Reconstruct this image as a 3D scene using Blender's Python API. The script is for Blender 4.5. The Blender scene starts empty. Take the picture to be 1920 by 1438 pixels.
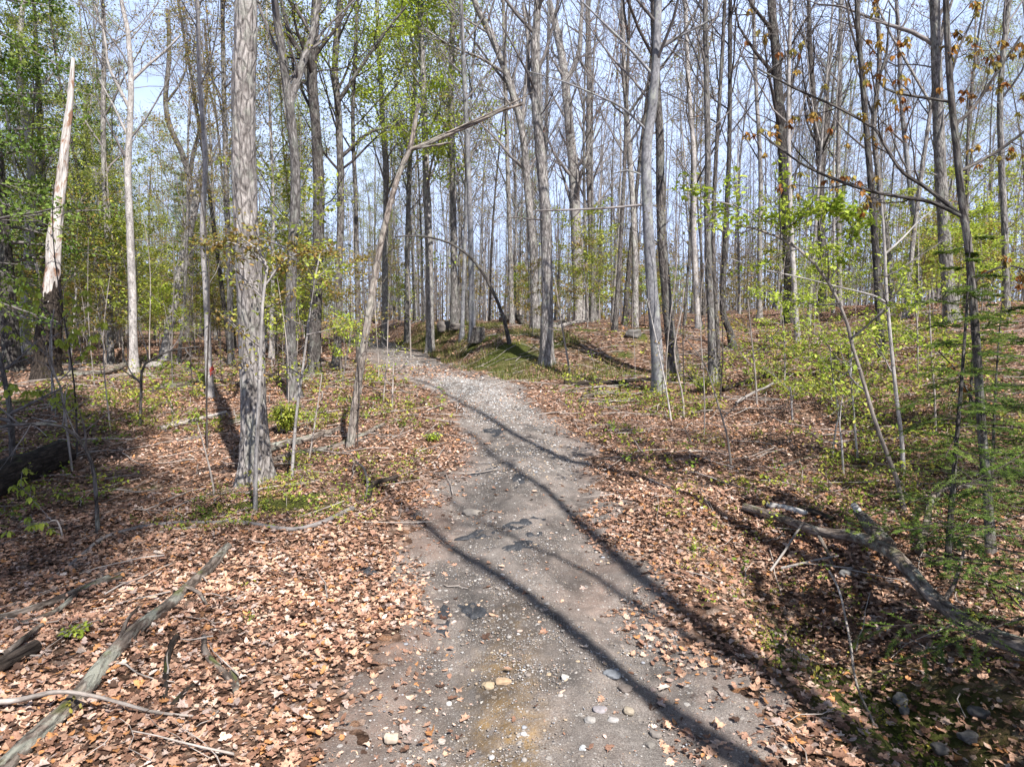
import bpy, math, random
import numpy as np
from mathutils import Vector

# ------------------------------------------------------------------ camera, sky, sun, exposure
SC = bpy.context.scene
COL = SC.collection
FPX, CX, CY, HOR = 1274.0, 960.0, 719.0, 600.0        # focal length, centre and horizon in photo pixels
PITCH = math.atan((CY - HOR) / FPX)
CAMZ = 1.9
cam_d = bpy.data.cameras.new('camera')
cam_d.sensor_width = 36.0
cam_d.lens = 36.0 * FPX / 1920.0
cam_d.clip_end = 2000.0
cam_o = bpy.data.objects.new('camera', cam_d)
COL.objects.link(cam_o)
cam_o.location = (0, 0, CAMZ)
cam_o.rotation_euler = (math.pi / 2 - PITCH, 0, 0)
SC.camera = cam_o

SUN_EL = math.radians(50.0)
SUN_AZ = math.atan2(0.47, -0.88)                      # clockwise from +Y: behind the viewer, to the right
W = bpy.data.worlds.new('World')
SC.world = W
W.use_nodes = True
wn, wl = W.node_tree.nodes, W.node_tree.links
wn.clear()
sky = wn.new('ShaderNodeTexSky')
sky.sky_type = 'NISHITA'
sky.sun_disc = False
sky.sun_elevation = SUN_EL
sky.sun_rotation = SUN_AZ
sky.air_density = 1.0
sky.dust_density = 1.0
sky.ozone_density = 1.0
tc = wn.new('ShaderNodeTexCoord')
mp = wn.new('ShaderNodeMapping')
mp.inputs['Scale'].default_value = (1.0, 1.0, 2.6)
cn = wn.new('ShaderNodeTexNoise')
cn.inputs['Scale'].default_value = 2.2
cn.inputs['Detail'].default_value = 7.0
cn.inputs['Roughness'].default_value = 0.6
cr = wn.new('ShaderNodeValToRGB')
cr.color_ramp.elements[0].position = 0.08
cr.color_ramp.elements[1].position = 0.52
mx = wn.new('ShaderNodeMix')
mx.data_type = 'RGBA'
mx.inputs[7].default_value = (8.8, 11.0, 16.0, 1)      # thin bright cloud veil
bg = wn.new('ShaderNodeBackground')
bg.inputs['Strength'].default_value = 0.05
wo = wn.new('ShaderNodeOutputWorld')
wl.new(tc.outputs['Generated'], mp.inputs['Vector'])
wl.new(mp.outputs['Vector'], cn.inputs['Vector'])
wl.new(cn.outputs['Fac'], cr.inputs['Fac'])
sp = wn.new('ShaderNodeSeparateXYZ')                    # the veil is thick near the horizon and thin overhead
ze = wn.new('ShaderNodeMapRange')
ze.inputs['From Min'].default_value = 0.40
ze.inputs['From Max'].default_value = 0.56
ze.inputs['To Min'].default_value = 1.0
ze.inputs['To Max'].default_value = 0.0
ml = wn.new('ShaderNodeMath')
ml.operation = 'MULTIPLY'
wl.new(tc.outputs['Generated'], sp.inputs[0])
wl.new(sp.outputs['Z'], ze.inputs['Value'])
wl.new(cr.outputs['Color'], ml.inputs[0])
wl.new(ze.outputs[0], ml.inputs[1])
wl.new(ml.outputs[0], mx.inputs[0])
wl.new(sky.outputs['Color'], mx.inputs[6])
wl.new(mx.outputs[2], bg.inputs['Color'])
wl.new(bg.outputs['Background'], wo.inputs['Surface'])

sun_d = bpy.data.lights.new('sun', 'SUN')
sun_d.energy = 5.0
sun_d.angle = math.radians(0.5)
sun_d.color = (1.0, 0.945, 0.87)
sun_o = bpy.data.objects.new('sun', sun_d)
COL.objects.link(sun_o)
SDIR = Vector((math.sin(SUN_AZ) * math.cos(SUN_EL), math.cos(SUN_AZ) * math.cos(SUN_EL), math.sin(SUN_EL)))
sun_o.rotation_euler = (-SDIR).to_track_quat('-Z', 'Y').to_euler()
sun_o.location = (20, -30, 40)
SC.view_settings.view_transform = 'Standard'
SC.view_settings.look = 'None'
SC.view_settings.gamma = 1.0
SC.view_settings.exposure = 1.05
SC.cycles.max_bounces = 5
SC.cycles.diffuse_bounces = 3
SC.cycles.glossy_bounces = 2
SC.cycles.transmission_bounces = 2
SC.cycles.use_denoising = True

# ------------------------------------------------------------------ numeric helpers
RNG = np.random.default_rng(7)
GOLD = 2.399963

def ss(a, b, x):
    t = np.clip((np.asarray(x, float) - a) / (b - a), 0, 1)
    return t * t * (3 - 2 * t)

def _h(i, j, k, s):
    n = (i * 374761393 + j * 668265263 + k * 1274126177 + s * 974711) & 0xFFFFFFFF
    n = ((n ^ (n >> 13)) * 1103515245) & 0xFFFFFFFF
    n = ((n ^ (n >> 16)) * 2246822519) & 0xFFFFFFFF
    return ((n ^ (n >> 15)) & 0xFFFF) / 32767.5 - 1.0

def vn3(x, y, z, s=0):
    x, y, z = np.broadcast_arrays(np.asarray(x, float), np.asarray(y, float), np.asarray(z, float))
    xi, yi, zi = np.floor(x).astype(np.int64), np.floor(y).astype(np.int64), np.floor(z).astype(np.int64)
    fx, fy, fz = x - xi, y - yi, z - zi
    fx, fy, fz = [f * f * (3 - 2 * f) for f in (fx, fy, fz)]
    r = 0
    for a in (0, 1):
        wa = fx if a else 1 - fx
        for b in (0, 1):
            wb = fy if b else 1 - fy
            for c in (0, 1):
                wc = fz if c else 1 - fz
                r = r + wa * wb * wc * _h(xi + a, yi + b, zi + c, s)
    return r

def vn(x, y, s=0):
    x, y = np.asarray(x, float), np.asarray(y, float)
    xi, yi = np.floor(x).astype(np.int64), np.floor(y).astype(np.int64)
    fx, fy = x - xi, y - yi
    fx, fy = fx * fx * (3 - 2 * fx), fy * fy * (3 - 2 * fy)
    return ((1 - fx) * (1 - fy) * _h(xi, yi, 0, s) + fx * (1 - fy) * _h(xi + 1, yi, 0, s)
            + (1 - fx) * fy * _h(xi, yi + 1, 0, s) + fx * fy * _h(xi + 1, yi + 1, 0, s))

def fbm(x, y, s=0, o=4):
    r, a = 0, 1.0
    for i in range(o):
        r = r + a * vn(np.asarray(x) * 2 ** i, np.asarray(y) * 2 ** i, s + i)
        a *= 0.5
    return r

def nrm(v):
    return v / np.maximum(np.linalg.norm(v, axis=-1, keepdims=True), 1e-9)

# ------------------------------------------------------------------ the lie of the land
_py = np.array([-50, 0, 2.9, 4.4, 6.0, 8.7, 11.9, 14, 18, 26, 40, 80, 400.])
_px = np.array([.3, .3, .22, .1, .0, .2, -.28, -.95, -2.5, -4.7, -9.5, -24, -140.])
_zy = np.array([-50, 0, 5.0, 8.7, 11.9, 14, 16.5, 20, 26, 40, 80, 400.])
_zz = np.array([0, 0, .0, .20, .42, .60, .58, .60, .74, .85, .9, .9])
_yy = np.linspace(-50, 400, 4501)
def _smooth(a, n=9):
    k = np.hanning(n + 2)[1:-1]; k /= k.sum()
    return np.convolve(np.pad(a, n // 2, mode='edge'), k, 'valid')
_pxs = _smooth(np.interp(_yy, _py, _px), 17)
_zzs = _smooth(np.interp(_yy, _zy, _zz), 17)

def xc(y):
    return np.interp(y, _yy, _pxs)

def HF(x, y):
    x, y = np.asarray(x, float), np.asarray(y, float)
    d = x - xc(y)
    z = np.interp(y, _yy, _zzs)
    bank = 1.0 * ss(1.0, 2.6, d) * ss(14.5, 19, y) * (0.9 + 0.25 * vn(x / 2.5, y / 2.5, 31))
    s = x - 3.6
    hill = 0.22 * (np.where(s > 20, s, np.log1p(np.exp(np.minimum(s, 20) * 1.6)) / 1.6))
    hill = 1.9 * (1 - np.exp(-(hill / 1.9) - 0.5 * (hill / 1.9) ** 2))
    k = 0.15
    m = np.maximum(bank, hill) + k * np.exp(-np.abs(bank - hill) / k) * 0.5
    z = z + m - 0.05
    z = z - 0.34 * np.exp(-((d - 1.95) / 0.42) ** 2) * ss(7.0, 4.5, y) + 0.05 * np.exp(-((d - 1.35) / 0.25) ** 2) * ss(9, 6, y)
    z = z - 0.16 * ss(1.6, 6, -d) * ss(18, 9, y)
    off = ss(0.9, 1.8, np.abs(d))
    z = z + off * (0.05 * vn(x / 0.9, y / 0.9, 3) + 0.03 * vn(x / 0.35, y / 0.35, 4)) + (0.3 + 0.7 * off) * 0.10 * vn(x / 4.2, y / 4.2, 5)
    z = z - 0.055 * (np.exp(-((d - 0.55) / 0.25) ** 2) + np.exp(-((d + 0.5) / 0.25) ** 2))
    far = ss(60, 200, np.hypot(x, y))
    return z * (1 - far) + far * 0.6

def ray(px, py):
    u, v = (px - CX) / FPX, (CY - py) / FPX
    return np.array([u, math.cos(PITCH) + v * math.sin(PITCH), -math.sin(PITCH) + v * math.cos(PITCH)])

def G(px, py, lift=0.0):
    """where the sight line through a photo pixel meets the ground"""
    d = ray(px, py); d = d / d[1]
    t = np.concatenate([np.arange(1.5, 20, 0.01), np.arange(20, 90, 0.05)])
    z = CAMZ + t * d[2]
    hit = np.nonzero(z <= HF(t * d[0], t) + lift)[0]
    tt = t[hit[0]] if len(hit) else 60.0
    x = tt * d[0]
    return np.array([x, tt, float(HF(x, tt)) + lift])

def P(px, py, Y):
    d = ray(px, py); d = d / d[1] * Y
    return np.array([d[0], Y, CAMZ + d[2]])

# ------------------------------------------------------------------ mesh collector
class MB:
    def __init__(s):
        s.v, s.f, s.c, s.b, s.n = [], [], [], [], 0
    def add(s, V, F, col=None, bco=None):
        V = np.asarray(V, np.float32).reshape(-1, 3)
        s.v.append(V)
        for f in (F if isinstance(F, list) else [F]):
            if len(f): s.f.append(np.asarray(f, np.int32) + s.n)
        c = np.ones((len(V), 4), np.float32)
        if col is not None: c[:, :3] = col
        s.c.append(c)
        s.b.append(np.zeros((len(V), 3), np.float32) if bco is None else np.asarray(bco, np.float32).reshape(-1, 3))
        s.n += len(V)
        return s
    def mesh(s, name, mat, smooth=True):
        me = bpy.data.meshes.new(name)
        V = np.concatenate(s.v)
        me.vertices.add(len(V)); me.vertices.foreach_set('co', V.ravel())
        idx = np.concatenate([f.ravel() for f in s.f])
        tot = np.concatenate([np.full(len(f), f.shape[1], np.int32) for f in s.f])
        st = np.concatenate([[0], np.cumsum(tot)[:-1]]).astype(np.int32)
        me.loops.add(len(idx)); me.loops.foreach_set('vertex_index', idx.astype(np.int32))
        me.polygons.add(len(tot)); me.polygons.foreach_set('loop_start', st); me.polygons.foreach_set('loop_total', tot)
        me.polygons.foreach_set('use_smooth', np.full(len(tot), smooth))
        a = me.attributes.new('col', 'FLOAT_COLOR', 'POINT'); a.data.foreach_set('color', np.concatenate(s.c).ravel())
        a = me.attributes.new('bco', 'FLOAT_VECTOR', 'POINT'); a.data.foreach_set('vector', np.concatenate(s.b).ravel())
        me.update(calc_edges=True)
        if mat: me.materials.append(mat)
        return me
    def build(s, name, mat, parent=None, smooth=True):
        o = bpy.data.objects.new(name, s.mesh(name, mat, smooth))
        COL.objects.link(o)
        if parent is not None: o.parent = parent
        return o

def tag(o, label=None, cat=None, group=None, kind=None):
    if label: o['label'] = label
    if cat: o['category'] = cat
    if group: o['group'] = group
    if kind: o['kind'] = kind
    return o

def empty(name, loc, rz=0.0):
    o = bpy.data.objects.new(name, None)
    COL.objects.link(o)
    o.location = [float(a) for a in loc]; o.rotation_euler.z = rz
    o.empty_display_size = 0.2
    return o

def tubes(mb, Pt, R, k=6, col=None, rough=0.0, seed=0, flare=0.0, cap=False):
    """batch of tubes: Pt (B,n,3), R (B,n); rough wobbles the skin, flare spreads the foot into root buttresses"""
    Pt = np.asarray(Pt, float); R = np.asarray(R, float)
    if Pt.ndim == 2: Pt, R = Pt[None], R[None]
    B, n, _ = Pt.shape
    T = nrm(np.gradient(Pt, axis=1))
    mean = nrm(Pt[:, -1] - Pt[:, 0])
    ref = np.where((np.abs(mean[:, 2]) > 0.8)[:, None], np.array([1., 0, 0]), np.array([0., 0, 1.]))[:, None, :]
    U = nrm(np.cross(T, ref)); Vv = np.cross(T, U)
    th = np.arange(k) / k * 2 * np.pi
    ln = np.concatenate([np.zeros((B, 1)), np.cumsum(np.linalg.norm(np.diff(Pt, axis=1), axis=2), axis=1)], axis=1)
    r = np.repeat(R[:, :, None], k, 2)
    L3 = np.repeat(ln[:, :, None], k, 2)
    cth, sth = np.cos(th)[None, None], np.sin(th)[None, None]
    if flare:
        lob = 0.55 + 0.45 * np.cos(th * 5 + seed)[None, None] + 0.3 * np.cos(th * 3 + 2.1 * seed)[None, None]
        r = r * (1 + flare * np.exp(-L3 / 0.32) * np.maximum(lob, 0.05))
    if rough:
        r0 = R.mean()
        a = vn3(cth * R[:, :, None] / 0.03, sth * R[:, :, None] / 0.03, L3 / 0.16, seed)
        b = vn3(cth * R[:, :, None] / 0.07 + 9, sth * R[:, :, None] / 0.07, L3 / 0.5, seed + 3)
        r = r * (1 + rough * (0.5 * a + 0.8 * b))
    V = Pt[:, :, None, :] + r[..., None] * (U[:, :, None, :] * cth[..., None] + Vv[:, :, None, :] * sth[..., None])
    off = np.asarray(RNG.random((B, 1, 1)) * 40.0)
    bco = np.stack([r * cth + off * 0.3, r * sth + off * 0.2, L3 + off], axis=-1)
    i = np.arange(n - 1)[:, None] * k; j = np.arange(k)[None]; j2 = (j + 1) % k
    q = np.stack([i + j, i + j2, i + k + j2, i + k + j], -1).reshape(-1, 4)
    F = (q[None] + (np.arange(B) * n * k)[:, None, None]).reshape(-1, 4)
    c = None
    if col is not None:
        c = np.asarray(col, float)
        if c.ndim == 2 and len(c) == B: c = np.repeat(c, n * k, 0)
    mb.add(V.reshape(-1, 3), F, c, bco.reshape(-1, 3))
    if cap:
        for b in range(B):
            for e in (0, n - 1):
                ring = V[b, e]
                cv = np.vstack([ring, Pt[b, e][None] + (T[b, e] if e else -T[b, e]) * R[b, e] * 0.12])
                jj = np.arange(k)
                f = np.stack([jj, (jj + 1) % k, np.full(k, k)], -1)
                mb.add(cv, f, None if col is None else np.asarray(col, float).reshape(-1, 3)[0], np.zeros((k + 1, 3)))
    return V

def spline(pts, n, extra=None):
    """Catmull-Rom through control points, n samples evenly by length"""
    p = np.asarray(pts, float)
    p = np.vstack([2 * p[0] - p[1], p, 2 * p[-1] - p[-2]])
    out = []
    for i in range(1, len(p) - 2):
        t = np.linspace(0, 1, 16, endpoint=False)[:, None]
        a, b, c, d = p[i - 1], p[i], p[i + 1], p[i + 2]
        out.append(0.5 * (2 * b + (c - a) * t + (2 * a - 5 * b + 4 * c - d) * t ** 2 + (3 * b - a - 3 * c + d) * t ** 3))
    out.append(p[-2][None])
    o = np.vstack(out)
    s = np.concatenate([[0], np.cumsum(np.linalg.norm(np.diff(o, axis=0), axis=1))])
    q = np.linspace(0, s[-1], n)
    return np.stack([np.interp(q, s, o[:, a]) for a in range(o.shape[1])], -1)

def grow(rng, Pt, R, m, t0, t1, ang, Lb, npts=5, up=0.15, wig=0.12, rf=0.45, tip=0.25, rmin=0.004, flat=0.0, taper=0.0):
    """m child branches on each parent polyline"""
    B, n, _ = Pt.shape
    t = t0 + (t1 - t0) * (np.arange(m)[None] + rng.random((B, m))) / m
    f = t * (n - 1); i = np.minimum(f.astype(int), n - 2); w = (f - i)[..., None]
    bi = np.arange(B)[:, None]
    p0 = Pt[bi, i] * (1 - w) + Pt[bi, i + 1] * w
    tan = nrm(Pt[bi, i + 1] - Pt[bi, i])
    pr = R[bi, i] * (1 - w[..., 0]) + R[bi, i + 1] * w[..., 0]
    ref = np.where(np.abs(tan[..., 2:3]) > 0.9, np.array([1., 0, 0]), np.array([0., 0, 1.]))
    u = nrm(np.cross(tan, ref)); v = np.cross(tan, u)
    az = rng.random((B, 1)) * 6.28 + np.arange(m)[None] * GOLD + rng.normal(0, .3, (B, m))
    if flat: az = np.where(np.arange(m)[None] % 2 == 0, 0.0, np.pi) + rng.normal(0, flat, (B, m))
    a = np.radians(rng.normal(ang, 9, (B, m)))
    perp = u * np.cos(az)[..., None] + v * np.sin(az)[..., None]
    d = nrm(tan * np.cos(a)[..., None] + perp * np.sin(a)[..., None])
    L = np.asarray(Lb, float)
    L = (L if L.ndim else np.full((B, 1), float(L)))
    if L.ndim == 1: L = L[:, None]
    L = L * (1 - taper * (t - t0) / max(t1 - t0, 1e-6)) * (0.6 + 0.7 * rng.random((B, m)))
    q = [p0]
    step = L / (npts - 1)
    for s in range(npts - 1):
        q.append(q[-1] + d * step[..., None])
        d = nrm(d + np.array([0, 0, up]) + rng.normal(0, wig, d.shape))
    Q = np.stack(q, 2).reshape(B * m, npts, 3)
    r0 = np.maximum(pr * rf * (0.7 + 0.5 * rng.random((B, m))), rmin).reshape(-1, 1)
    RR = np.maximum(r0 * np.linspace(1, tip, npts)[None], rmin)
    return Q, RR, L.reshape(-1)

# ------------------------------------------------------------------ leaf shapes (unit length along x)
def _fan(o):
    o = np.array(o, float); k = len(o)
    V = np.vstack([[0.45, 0.0], o])
    j = np.arange(k)
    return V, np.stack([np.zeros(k, int), 1 + j, 1 + (j + 1) % k], -1)
LEAF = {
    'maple': _fan([(0, 0), (.12, -.22), (-.02, -.42), (.26, -.34), (.38, -.55), (.56, -.24), (.78, -.28), (1, 0), (.78, .28), (.56, .24), (.38, .55), (.26, .34), (-.02, .42), (.12, .22)]),
    'oak': _fan([(0, 0), (.15, -.12), (.28, -.26), (.38, -.12), (.52, -.32), (.64, -.15), (.82, -.24), (1, 0), (.82, .24), (.64, .15), (.52, .32), (.38, .12), (.28, .26), (.15, .12)]),
    'oval': _fan([(0, 0), (.2, -.18), (.5, -.27), (.8, -.16), (1, 0), (.8, .16), (.5, .27), (.2, .18)]),
    'hang': _fan([(0, 0), (.3, -.2), (.65, -.19), (1, 0), (.65, .19), (.3, .2)]),
    'lance': _fan([(0, 0), (.3, -.13), (.65, -.1), (1, 0), (.65, .1), (.3, .13)]),
}
LEAF['sprig'] = (np.array([[0, -.15], [1, 0], [0, .15]], float), np.array([[0, 1, 2]]))
LEAF['quad'] = (np.array([[0, 0], [.5, -.3], [1, 0], [.5, .3]], float), np.array([[0, 1, 2, 3]]))
LEAF['needle'] = (np.array([[0, -.05], [1, 0], [0, .05]], float), np.array([[0, 1, 2]]))

def leaves(mb, rng, pos, size, kind='oval', tilt=0.5, yaw=None, pitch=None, fold=0.3, curl=0.6, col=None, cvar=0.12, normal_up=True):
    """scatter leaf blades; tilt = random lean off the flat, pitch = how far the tip points down (rad)"""
    V2, F = LEAF[kind]
    B, k = len(pos), len(V2)
    if B == 0: return
    sz = np.broadcast_to(np.asarray(size, float), (B,))
    x, y = V2[:, 0][None], V2[:, 1][None]
    fo = rng.normal(fold, .25, (B, 1)); cu = rng.normal(0, curl, (B, 1)); cu2 = rng.normal(0, curl * .8, (B, 1))
    z = fo * np.abs(y) + cu * ((x - .4) ** 2) + cu2 * y * (x - .2)
    if k <= 4: z = z * 0 + fo * np.abs(y)
    L = np.stack([np.broadcast_to(x - .0, (B, k)), np.broadcast_to(y, (B, k)), z], -1) * sz[:, None, None]
    yaw = rng.random(B) * 2 * np.pi if yaw is None else yaw
    pt = rng.normal(0, tilt, B) if pitch is None else np.broadcast_to(pitch, (B,)) + rng.normal(0, tilt, B)
    rl = rng.normal(0, tilt, B)
    def rot(axis, a):
        c, s = np.cos(a), np.sin(a); o, i = np.zeros_like(c), np.ones_like(c)
        M = {'x': [[i, o, o], [o, c, -s], [o, s, c]], 'y': [[c, o, s], [o, i, o], [-s, o, c]], 'z': [[c, -s, o], [s, c, o], [o, o, i]]}[axis]
        return np.stack([np.stack(r, -1) for r in M], -2)
    M = rot('z', yaw) @ rot('y', pt) @ rot('x', rl)
    Wd = np.einsum('bij,bkj->bki', M, L) + np.asarray(pos)[:, None, :]
    Ff = (F[None] + (np.arange(B) * k)[:, None, None]).reshape(-1, F.shape[1])
    c = None
    if col is not None:
        c = np.asarray(col, float)
        if c.ndim == 1: c = np.repeat(c[None], B, 0)
        c = np.clip(c * (1 + rng.normal(0, cvar, (B, 1))) , 0.004, 0.95)
        c = np.repeat(c, k, 0)
    mb.add(Wd.reshape(-1, 3), Ff, c)

def pal(rng, n, cols, w=None):
    cols = np.array(cols, float)
    w = None if w is None else np.array(w, float) / np.sum(w)
    return cols[rng.choice(len(cols), n, p=w)]

# ------------------------------------------------------------------ materials
def new_mat(name):
    m = bpy.data.materials.new(name); m.use_nodes = True
    n, l = m.node_tree.nodes, m.node_tree.links
    n.clear()
    out = n.new('ShaderNodeOutputMaterial')
    p = n.new('ShaderNodeBsdfPrincipled')
    l.new(p.outputs[0], out.inputs[0])
    return m, n, l, p, out

def node(n, typ, **kw):
    x = n.new(typ)
    for k, v in kw.items():
        if k in x.inputs: x.inputs[k].default_value = v
        else: setattr(x, k, v)
    return x

def ramp(n, stops):
    r = n.new('ShaderNodeValToRGB'); e = r.color_ramp.elements
    while len(e) < len(stops): e.new(0.5)
    for a, (p, c) in zip(e, stops):
        a.position = p; a.color = (*c, 1) if len(c) == 3 else c
    return r

def mixc(n, l, fac, a, b, mode='MIX'):
    m = n.new('ShaderNodeMix'); m.data_type = 'RGBA'; m.blend_type = mode
    for s, v in ((0, fac), (6, a), (7, b)):
        if hasattr(v, 'links') or hasattr(v, 'is_linked'): l.new(v, m.inputs[s])
        elif s == 0: m.inputs[0].default_value = v
        else: m.inputs[s].default_value = (*v, 1)
    return m.outputs[2]

def attr(n, name, out='Color'):
    a = n.new('ShaderNodeAttribute'); a.attribute_name = name
    return a.outputs[out]

def scaled(n, l, vec, s):
    m = n.new('ShaderNodeMapping'); m.inputs['Scale'].default_value = s
    l.new(vec, m.inputs['Vector'])
    return m.outputs[0]

def bark(name, dark, mid, light, fine=70, stretch=0.12, bump=0.6, plates=True, lichen=0.0, moss=0.0, lens=False, var=0.35):
    m, n, l, p, out = new_mat(name)
    b = attr(n, 'bco', 'Vector')
    v = scaled(n, l, b, (1, 1, stretch))
    n1 = node(n, 'ShaderNodeTexNoise', Scale=fine, Detail=8.0, Roughness=0.68); l.new(v, n1.inputs['Vector'])
    n2 = node(n, 'ShaderNodeTexNoise', Scale=fine * 0.22, Detail=4.0, Roughness=0.6); l.new(scaled(n, l, b, (1, 1, stretch * 1.6)), n2.inputs['Vector'])
    c1 = ramp(n, [(0.30, dark), (0.47, mid), (0.68, light)]); l.new(n1.outputs['Fac'], c1.inputs[0])
    col = c1.outputs[0]
    c2 = ramp(n, [(0.32, (0.55, 0.55, 0.55)), (0.62, (1.12, 1.12, 1.12))]); l.new(n2.outputs['Fac'], c2.inputs[0])
    col = mixc(n, l, 0.9, col, c2.outputs[0], 'MULTIPLY')
    hsrc = n1.outputs['Fac']
    if plates:
        w = node(n, 'ShaderNodeTexVoronoi', Scale=fine * 0.55, feature='DISTANCE_TO_EDGE')
        wv = n.new('ShaderNodeVectorMath'); wv.operation = 'MULTIPLY_ADD'
        l.new(n1.outputs['Color'], wv.inputs[0]); wv.inputs[1].default_value = (0.02, 0.02, 0.02); l.new(v, wv.inputs[2])
        l.new(wv.outputs[0], w.inputs['Vector'])
        cr_ = ramp(n, [(0.0, (0, 0, 0)), (0.16, (1, 1, 1))]); l.new(w.outputs['Distance'], cr_.inputs[0])
        col = mixc(n, l, cr_.outputs[0], mixc(n, l, 0.55, col, dark), col)
        ad = n.new('ShaderNodeMath'); ad.operation = 'MULTIPLY_ADD'
        l.new(cr_.outputs[0], ad.inputs[0]); ad.inputs[1].default_value = 0.5; l.new(n1.outputs['Fac'], ad.inputs[2])
        hsrc = ad.outputs[0]
    if lens:     # dark horizontal dashes
        q = node(n, 'ShaderNodeTexNoise', Scale=16.0, Detail=3.0); l.new(scaled(n, l, b, (0.6, 0.6, 3.0)), q.inputs['Vector'])
        cq = ramp(n, [(0.62, (0, 0, 0)), (0.68, (1, 1, 1))]); l.new(q.outputs['Fac'], cq.inputs[0])
        col = mixc(n, l, cq.outputs[0], col, dark)
    if lichen:
        q = node(n, 'ShaderNodeTexNoise', Scale=7.0, Detail=6.0, Roughness=0.7); l.new(scaled(n, l, b, (1, 1, 0.5)), q.inputs['Vector'])
        cq = ramp(n, [(0.52, (0, 0, 0)), (0.60, (lichen,) * 3)]); l.new(q.outputs['Fac'], cq.inputs[0])
        col = mixc(n, l, cq.outputs[0], col, (0.34, 0.36, 0.31))
    if moss:
        g = n.new('ShaderNodeNewGeometry'); sx = n.new('ShaderNodeSeparateXYZ'); l.new(g.outputs['Normal'], sx.inputs[0])
        q = node(n, 'ShaderNodeTexNoise', Scale=5.0, Detail=5.0); l.new(b, q.inputs['Vector'])
        mm = n.new('ShaderNodeMath'); mm.operation = 'MULTIPLY_ADD'
        l.new(sx.outputs['Z'], mm.inputs[0]); mm.inputs[1].default_value = 0.25; l.new(q.outputs['Fac'], mm.inputs[2])
        cq = ramp(n, [(0.78, (0, 0, 0)), (0.9, (moss,) * 3)]); l.new(mm.outputs[0], cq.inputs[0])
        col = mixc(n, l, cq.outputs[0], col, (0.10, 0.13, 0.02))
    if var:
        oi = n.new('ShaderNodeObjectInfo')
        cv = ramp(n, [(0.0, (1 - var,) * 3), (1.0, (1 + var,) * 3)]); l.new(oi.outputs['Random'], cv.inputs[0])
        col = mixc(n, l, 1.0, col, cv.outputs[0], 'MULTIPLY')
    l.new(col, p.inputs['Base Color'])
    p.inputs['Roughness'].default_value = 0.9
    p.inputs['Specular IOR Level'].default_value = 0.2
    bm = node(n, 'ShaderNodeBump', Strength=bump, Distance=0.02)
    l.new(hsrc, bm.inputs['Height']); l.new(bm.outputs[0], p.inputs['Normal'])
    return m

M = {}
M['grey_bark'] = bark('grey bark', (.045, .037, .034), (.25, .228, .218), (.50, .47, .45), fine=30, stretch=.30, bump=1.0, lichen=.35, var=0)
M['mid_bark'] = bark('mid grey bark', (.035, .031, .029), (.185, .170, .164), (.44, .42, .41), fine=30, stretch=.27, bump=.7, lichen=.35)
M['dark_bark'] = bark('dark furrowed bark', (.02, .017, .016), (.085, .075, .071), (.23, .21, .20), fine=32, stretch=.25, bump=1.0, lichen=.25)
M['smooth_bark'] = bark('smooth blue grey bark', (.07, .07, .078), (.18, .18, .195), (.30, .30, .32), fine=26, stretch=.5, bump=.25, plates=False, lichen=.5, var=.1)
M['pale_bark'] = bark('pale bark', (.10, .088, .084), (.33, .31, .30), (.52, .50, .485), fine=40, stretch=.25, bump=.5, plates=False, lens=True, var=.15)
M['tan_bark'] = bark('peeling tan bark', (.06, .048, .042), (.26, .22, .195), (.46, .41, .37), fine=30, stretch=.32, bump=.9, lichen=.3, var=0)
M['stem_bark'] = bark('thin stem bark', (.09, .075, .065), (.25, .22, .20), (.40, .36, .33), fine=60, stretch=.2, bump=.2, plates=False)
M['twig'] = bark('twig bark', (.06, .054, .053), (.16, .145, .142), (.27, .25, .245), fine=40, stretch=.2, bump=.1, plates=False, var=.25)
M['dark_twig'] = bark('dark twig bark', (.02, .017, .016), (.055, .046, .042), (.10, .085, .08), fine=40, stretch=.2, bump=.1, plates=False, var=.2)
M['log_bark'] = bark('weathered log bark', (.03, .023, .019), (.14, .112, .094), (.33, .285, .25), fine=30, stretch=.30, bump=1.0, moss=.6, lichen=.6, var=.1)
M['dark_log'] = bark('rotten dark log', (.01, .008, .007), (.04, .031, .026), (.10, .08, .066), fine=34, stretch=.22, bump=1.0, moss=.5, var=.1)
M['bare_wood'] = bark('bare silvered wood', (.09, .075, .065), (.27, .245, .23), (.44, .41, .39), fine=40, stretch=.12, bump=.6, plates=False, var=.05)
M['birch'] = bark('white birch bark', (.05, .04, .04), (.50, .48, .46), (.72, .70, .68), fine=30, stretch=.4, bump=.3, plates=False, lens=True, var=0)

def snag_mat():
    m, n, l, p, out = new_mat('peeled dead wood')
    b = attr(n, 'bco', 'Vector')
    n1 = node(n, 'ShaderNodeTexNoise', Scale=45.0, Detail=7.0, Roughness=.65); l.new(scaled(n, l, b, (1, 1, .08)), n1.inputs['Vector'])
    c1 = ramp(n, [(.3, (.12, .10, .09)), (.5, (.42, .39, .37)), (.68, (.66, .63, .60))]); l.new(n1.outputs['Fac'], c1.inputs[0])
    n2 = node(n, 'ShaderNodeTexNoise', Scale=4.5, Detail=6.0, Roughness=.7); l.new(scaled(n, l, b, (1.6, 1.6, .7)), n2.inputs['Vector'])
    c2 = ramp(n, [(.52, (0, 0, 0)), (.60, (1, 1, 1))]); l.new(n2.outputs['Fac'], c2.inputs[0])
    col = mixc(n, l, c2.outputs[0], c1.outputs[0], mixc(n, l, n1.outputs['Fac'], (.10, .06, .04), (.36, .20, .13)))
    l.new(col, p.inputs['Base Color']); p.inputs['Roughness'].default_value = .85
    bm = node(n, 'ShaderNodeBump', Strength=.6, Distance=.01); l.new(n1.outputs['Fac'], bm.inputs['Height']); l.new(bm.outputs[0], p.inputs['Normal'])
    return m
M['snag'] = snag_mat()

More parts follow.
